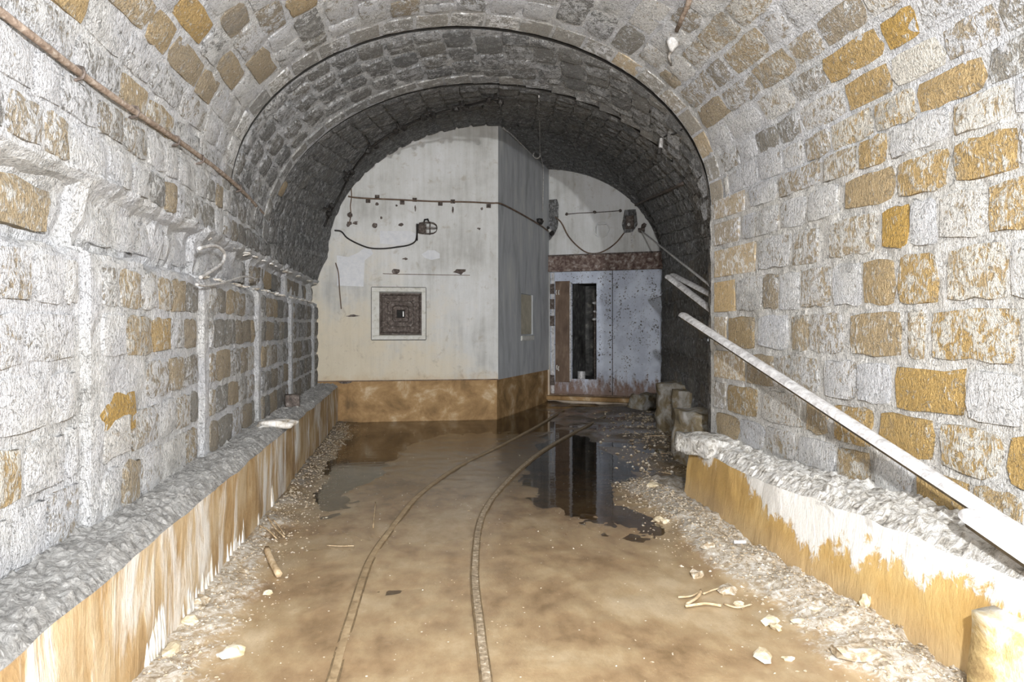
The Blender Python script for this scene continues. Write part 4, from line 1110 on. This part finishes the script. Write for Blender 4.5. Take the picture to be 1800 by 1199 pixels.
# ------------------------------------------------------------------ galvanised channels along the right wall
def channel(P, Q, r, label, r2=None, group=None, taper=True):
    """half-round channel, open side down, with a rounded far tip at P"""
    P, Q = Vector(P), Vector(Q)
    T = (Q - P).normalized()
    side = T.cross(UZ).normalized(); up = side.cross(T).normalized()
    if up.z < 0: up = -up
    e = empty('metal_channel', P, label, 'metal channel', group)
    L = (Q - P).length
    n = 10
    def half(r_in, r_out, reach):
        V, Fc = [], []
        st = [(0.0, 0.25), (0.012, 0.55), (0.035, 0.82), (0.07, 1.0)] + [(L * k / 8, 1.0) for k in range(1, 9)]
        for s, f in st:
            for rr in (r_out, r_in):
                for k in range(n + 1):
                    a = PI * k / n
                    V.append(P + T * s + side * (rr * f * math.cos(a)) + up * (rr * f * math.sin(a) * 0.8 - 0.01))
        m_ = 2 * (n + 1)
        for i in range(len(st) - 1):
            for k in range(n):
                a = i * m_ + k
                Fc.append((a, a + 1, a + m_ + 1, a + m_))
                b = i * m_ + (n + 1) + k
                Fc.append((b + 1, b, b + m_, b + m_ + 1))
            for k in (0, n):
                a = i * m_ + k; b = a + n + 1
                Fc.append((a, b, b + m_, a + m_))
        for i in (0, len(st) - 1):
            for k in range(n):
                a = i * m_ + k; b = a + n + 1
                Fc.append((a, a + 1, b + 1, b))
        return V, Fc
    obj('shell', half(r * 0.86, r, L), M['galv'], e, smooth=True)
    obj('shade_core', tube([P + T * 0.06 - up * 0.012, Q - up * 0.012], r * 0.72, 8), M['galv_shade'], e)  # dark filler painting in the shadow under the open channel
    return e
tip = at_y(1197, 551, 5.86)
near = at_x(1745, 905, 2.33)
end = near + (near - tip).normalized() * 0.55
channel(tip, end, 0.043, 'long weathered metal channel leaning down along the right stone wall')
slv = near + (tip - near).normalized() * 0.10
e2 = channel(slv + Vector((-0.05, 0, -0.03)), slv + Vector((-0.05, 0, -0.03)) + (end - slv).normalized() * 0.9, 0.058, 'thicker metal channel at the right picture edge, overlapping the long one')
channel(at_y(1172, 484, 7.3), at_x(1262, 553, 2.86), 0.045, 'lower of two short channels poking out behind the arch edge')
channel(at_y(1180, 482, 7.5), at_x(1262, 524, 2.90), 0.042, 'upper of two short channels poking out behind the arch edge')

# ------------------------------------------------------------------ rails
def rail(name, pxs, label, sub, mh, md):
    pts = [at_z(x, y, 0.0) for x, y in pxs]
    d = (pts[1] - pts[0]).normalized()
    pts = [pts[0] - d * 3.0, pts[0] - d * 1.2] + pts
    sp = spline(pts, 8)
    e = empty('rail', at_z(*pxs[2]), label, 'rail', 'narrow-gauge rails in the mud')
    def strip(w0, w1, z0, z1):
        V, Fc = [], []
        m_ = len(sp)
        for i, p in enumerate(sp):
            T = (sp[min(i + 1, m_ - 1)] - sp[max(i - 1, 0)]).normalized(); Sd = Vector((T.y, -T.x, 0))
            j = 0.003 * ns(p, 6, 2)
            dz = sub(p)
            for w_, z in ((w0, z0), (w0, z1), (w1, z1), (w1, z0)):
                q = p + Sd * (w_ + j); V.append(Vector((q.x, q.y, z + dz + 0.002 * ns(q, 15, 3))))
        for i in range(m_ - 1):
            for k in range(4):
                a = i * 4 + k; b = i * 4 + (k + 1) % 4
                Fc.append((a, b, b + 4, a + 4))
        Fc += [(3, 2, 1, 0), tuple((m_ - 1) * 4 + k for k in range(4))]
        return V, Fc
    obj('rail_head', strip(-0.018, 0.018, -0.03, 0.009), mh, e)
    obj('flange_groove', strip(-0.028, -0.018, -0.03, 0.006), md, e)
    obj('guard_edge', strip(0.018, 0.026, -0.03, 0.004), md, e)
    return e
rail('rail', [(585, 1199), (618, 1085), (650, 990), (690, 930), (740, 870), (810, 820), (880, 785), (945, 750), (990, 722)], 'left curved rail sunk in the mud, swinging right towards the gate', lambda p: 0.006 if p.y < 4.6 else (0.006 + 0.002 * min(1, (p.y - 4.6) / 0.8)), M['rail_muddy'], M['rail_dark'])
rail('rail', [(855, 1199), (843, 1100), (835, 1000), (850, 905), (900, 840), (960, 790), (1040, 745), (1088, 720)], 'right curved rail in the mud with a pale gritty head, nearest the middle', lambda p: 0.010, M['rail'], M['rail_dark'])

# ------------------------------------------------------------------ loose blocks, stones, debris
def lump(name, corners_px, dz, mat, label, cat='stone block', seed=1, rough=0.02, sub=10):
    return None
def rock_block(name, c, size, rot, mat, label, cat, amp=0.03, seed=0, n=7):
    V, Fc = [], []
    bm = bmesh.new()
    bmesh.ops.create_cube(bm, size=1.0)
    bmesh.ops.subdivide_edges(bm, edges=bm.edges[:], cuts=n, use_grid_fill=True)
    Rm = Matrix.Rotation(rot, 3, 'Z')
    for v in bm.verts:
        q = v.co.copy()
        # round the corners
        l = max(abs(q.x), abs(q.y), abs(q.z)); s = q.normalized() * 0.5
        k = 0.12 + 0.1 * ns(q, 2, seed)
        q = q * (1 - k) + s * k * 1.25
        q = Vector((q.x * size[0], q.y * size[1], q.z * size[2]))
        q += Vector((ns(q, 7, seed), ns(q, 7, seed + 5), ns(q, 7, seed + 9))) * amp
        v.co = Vector(c) + Rm @ q
    V = [v.co.copy() for v in bm.verts]; Fc = [tuple(v.index for v in f.verts) for f in bm.faces]
    bm.free()
    o = obj(name, (V, Fc), mat, smooth=True)
    return tag(o, label, cat)
rock_block('stone_block', (2.36, 1.95, 0.19), (0.42, 0.86, 0.42), 0.0, M['block'], 'lime-washed yellow stone block in the bottom right corner', 'stone block', 0.015, 3, 9)
rock_block('stone_block', (3.92, 9.0, 0.33), (0.85, 0.75, 0.76), 0.25, M['block_grey'], 'large grey rough block at the foot of the dark right wall', 'stone block', 0.05, 8)
rock_block('stone_block', (3.62, 8.35, 0.42), (0.4, 0.5, 0.5), 0.2, M['block_grey'], 'pale upper block on the dark right wall footing', 'stone block', 0.04, 18)
rock_block('stone_block', (3.10, 6.95, 0.28), (0.46, 0.5, 0.62), 0.2, M['block_grey'], 'upright block tucked behind the end of the right plinth', 'stone block', 0.03, 28)
rock_block('stone_block', (2.47, 5.42, 0.50), (0.36, 0.50, 0.15), 0.2, M['rubble_white'], 'rounded rubble lump on the far end of the right plinth', 'stone block', 0.05, 38)
rock_block('loose_brick', (-1.30, 7.85, 0.67), (0.16, 0.22, 0.14), 0.15, M['rust'], 'small dark brick standing on the left plinth', 'brick', 0.01, 5, 3)
tag(obj('lime_lump', ico((-1.18, 6.35, 0.62), 0.12, 3, 0.3, (0.8, 1.5, 0.35)), M['flow'], smooth=True), 'rounded white lime lump on the left plinth edge', 'stone')
rock_block('gate_debris', (4.15, 11.85, 0.12), (0.5, 0.3, 0.26), 0.6, M['block_grey'], 'dark broken lump in front of the gate corner', 'rubble', 0.06, 9, 5)

def fz(p): return max(floor_z(p.x, p.y), -0.004)
def rock(px, py, r, label, mat='chunk', sq=(1.3, 0.9, 0.5), dz=0.25):
    p = at_z(px, py, 0.02)
    z = fz(p)
    o = obj('loose_stone', ico(Vector((p.x, p.y, z + r * dz)), r, 2, 0.35, sq), M[mat])
    tag(o, label, 'stone')
rock(1353, 1092, 0.042, 'flat pale stone, larger of the touching pair on the right mud')
rock(1365, 1103, 0.03, 'small white stone touching the flat pale stone')
rock(1342, 1153, 0.04, 'flat tan stone near the bottom edge, right of the rails')
rock(1522, 1098, 0.028, 'small upright white stone at the foot of the right plinth', 'chunk', (0.8, 0.8, 1.3), 0.8)
rock(1434, 1087, 0.022, 'little white pebble on the gravel strip nearest the plinth')
rock(1280, 1036, 0.05, 'grey-white rounded stone at the gravel edge above the twigs', 'gravel')
rock(1158, 912, 0.035, 'larger round pale pebble of the touching pair at the right water edge', 'chunk', (1, 1, 0.8))
rock(1170, 916, 0.03, 'smaller pale pebble of the touching pair at the right water edge', 'chunk', (1, 1, 0.8))
rock(1148, 862, 0.06, 'flat pale stone lying in the dark water on the right', 'chunk', (1.6, 0.8, 0.35))
rock(1225, 1008, 0.04, 'tan stone in the gravel strip left of its widest part', 'gravel')
rock(1510, 1165, 0.07, 'big flat tan slab stone at the bottom of the gravel strip', 'gravel', (1.5, 0.9, 0.5))
rock(1385, 1155, 0.02, 'tiny pale chip just above the bottom edge')
rock(333, 1102, 0.035, 'pale yellowish stone beside the foot of the left plinth')
rock(405, 1150, 0.055, 'orange-pink flat stone in the lower left mud', 'block', (1.1, 1, 0.3))
rock(300, 1152, 0.045, 'pale elongated stone at the bottom left beside the plinth foot', 'chunk', (1.8, 0.7, 0.5))
rock(472, 1042, 0.025, 'small white chip under the left log piece')
rock(430, 1008, 0.03, 'grey pebble between the left plinth and the log', 'gravel')
rock(345, 1070, 0.06, 'brown rubble lump against the left plinth', 'gravel', (1.2, 1, 0.6))
rock(1245, 972, 0.035, 'brownish stone halfway up the right gravel strip', 'gravel')
rock(1300, 1060, 0.028, 'small tan stone between the pale pair and the gravel', 'chunk')
rock(1403, 1098, 0.025, 'flat cream chip right of the pale pair of stones', 'chunk', (1.6, .8, .4))
def stick(pxs, r, label, mat='wood', z=0.03, name='twig', cat='twig'):
    r *= 0.72
    pts = []
    for i, (x, y) in enumerate(pxs):
        p = at_z(x, y, z); p.z = fz(p) + r * 0.8 + 0.008; pts.append(p)
    tag(obj(name, tube(spline(pts, 4), r, 6), M[mat], smooth=True), label, cat)
stick([(469, 972), (478, 990), (490, 1012)], 0.03, 'short thick pale log piece at the left of the mud', name='wood_piece', cat='wood')
stick([(470, 916), (484, 930), (500, 944)], 0.008, 'longest pale twig by the left plinth')
stick([(480, 920), (490, 925), (500, 938)], 0.006, 'thin twig crossing the longest left twig')
stick([(456, 930), (470, 936), (486, 946)], 0.007, 'lowest thin twig by the left plinth')
stick([(575, 955), (600, 956), (622, 956)], 0.004, 'fine straight straw lying in the mud left of the rails')
stick([(1192, 1046), (1215, 1044), (1232, 1036)], 0.008, 'left branch of the pale twig tangle on the right mud')
stick([(1205, 1063), (1240, 1058), (1268, 1062)], 0.011, 'lowest and thickest stick of the twig tangle')
stick([(1208, 1060), (1226, 1046), (1232, 1036)], 0.013, 'short stout stick leaning in the twig tangle')
stick([(1236, 1040), (1250, 1034), (1264, 1031)], 0.007, 'thin twig pointing up and right from the tangle')
stick([(1272, 1058), (1296, 1064), (1322, 1058)], 0.007, 'separate pale forked twig right of the tangle')
stick([(1133, 768), (1158, 767), (1184, 766)], 0.008, 'thin pale stick floating on dark water, nearest the gate')
stick([(1162, 800), (1185, 801), (1206, 803)], 0.008, 'thin pale stick on dark water, nearer the right plinth')
stick([(1163, 828), (1175, 831), (1180, 832)], 0.007, 'short pale stick on the dark water below the others')
stick([(656, 925), (658, 900), (660, 880)], 0.006, 'faint pale straw in the water left of the left rail')
# bottle-like metal bit on the gravel
p = at_z(1297, 958, 0.06)
tag(obj('metal_bit', tube([p + Vector((-0.03, 0, 0.02)), p + Vector((0.05, -0.01, 0.02))], 0.012, 8), M['galv']), 'small shiny metal bit on gravel against the right plinth', 'metal scrap')

# gravel and grit: uncountable
def gravel(name, n, place, rmin, rmax, label):
    OV = [(1, 0, 0), (-1, 0, 0), (0, 1, 0), (0, -1, 0), (0, 0, 1), (0, 0, -1)]
    OF = [(0, 2, 4), (2, 1, 4), (1, 3, 4), (3, 0, 4), (2, 0, 5), (1, 2, 5), (3, 1, 5), (0, 3, 5)]
    V, Fc = [], []
    for _ in range(n):
        q = place()
        if q is None: continue
        x, y = q
        r = rmin + (rmax - rmin) * R.random() ** 3
        z = floor_z(x, y)
        if z < -0.012: z = -0.012
        a = R.random() * 6.28
        ca, sa = math.cos(a), math.sin(a)
        s = (R.uniform(.8, 1.5) * r, R.uniform(.6, 1.1) * r, R.uniform(.4, .8) * r)
        b = len(V)
        for v in OV:
            vx, vy, vz = v[0] * s[0] * R.uniform(.7, 1.2), v[1] * s[1] * R.uniform(.7, 1.2), v[2] * s[2]
            V.append((x + vx * ca - vy * sa, y + vx * sa + vy * ca, z + vz + s[2] * 0.4))
        Fc += [tuple(i + b for i in f) for f in OF]
    o = obj(name, (V, Fc), M['gravel'])
    tag(o, label, 'gravel', kind='stuff')
def pr():
    y = 1.9 + 4.6 * R.random(); x = 2.26 - abs(R.gauss(0, 0.21))
    return (x, y) if x > 1.3 else None
gravel('gravel_strip', 6000, pr, 0.003, 0.014, 'loose gravel and grit heaped along the foot of the right plinth')
def pl_():
    y = 2.3 + 8.3 * R.random(); x = -1.1 + abs(R.gauss(0, 0.17))
    return (x, y) if x < -0.2 else None
gravel('gravel_strip', 4500, pl_, 0.003, 0.013, 'loose gravel and grit scattered along the foot of the left plinth')
def pm():
    y = 2.2 + 8 * R.random() ** 1.3; return (R.uniform(-0.9, 2.2), y)
gravel('floor_grit', 900, pm, 0.002, 0.008, 'sparse pale grit scattered over the wet mud between the plinths')
def pf_():
    y = 6.6 + 4.6 * R.random(); return (2.2 + (0.25 + 0.27 * (y - 6.6)) * 1.0 + R.gauss(0.25, 0.35), y)
gravel('rubble_scatter', 1500, pf_, 0.005, 0.03, 'dark rubble and grit by the foot of the far right wall')
# lime crumbs on the cable ledges of the left wall
parts = []
for k in range(130):
    y = R.uniform(5.0, 10.6); lo = R.random() < 0.7
    parts.append(ico((R.uniform(-1.50, -1.40) if lo else R.uniform(-1.47, -1.42), y, 1.842 if lo else 2.14), R.uniform(0.008, 0.035) * (0.6 if y < 5 else 1), 1, 0.5, (1, 1.6, 0.5)))
c = obj('lime_crumbs', join(parts), M['flow'], wall_l); c['kind'] = 'stuff'
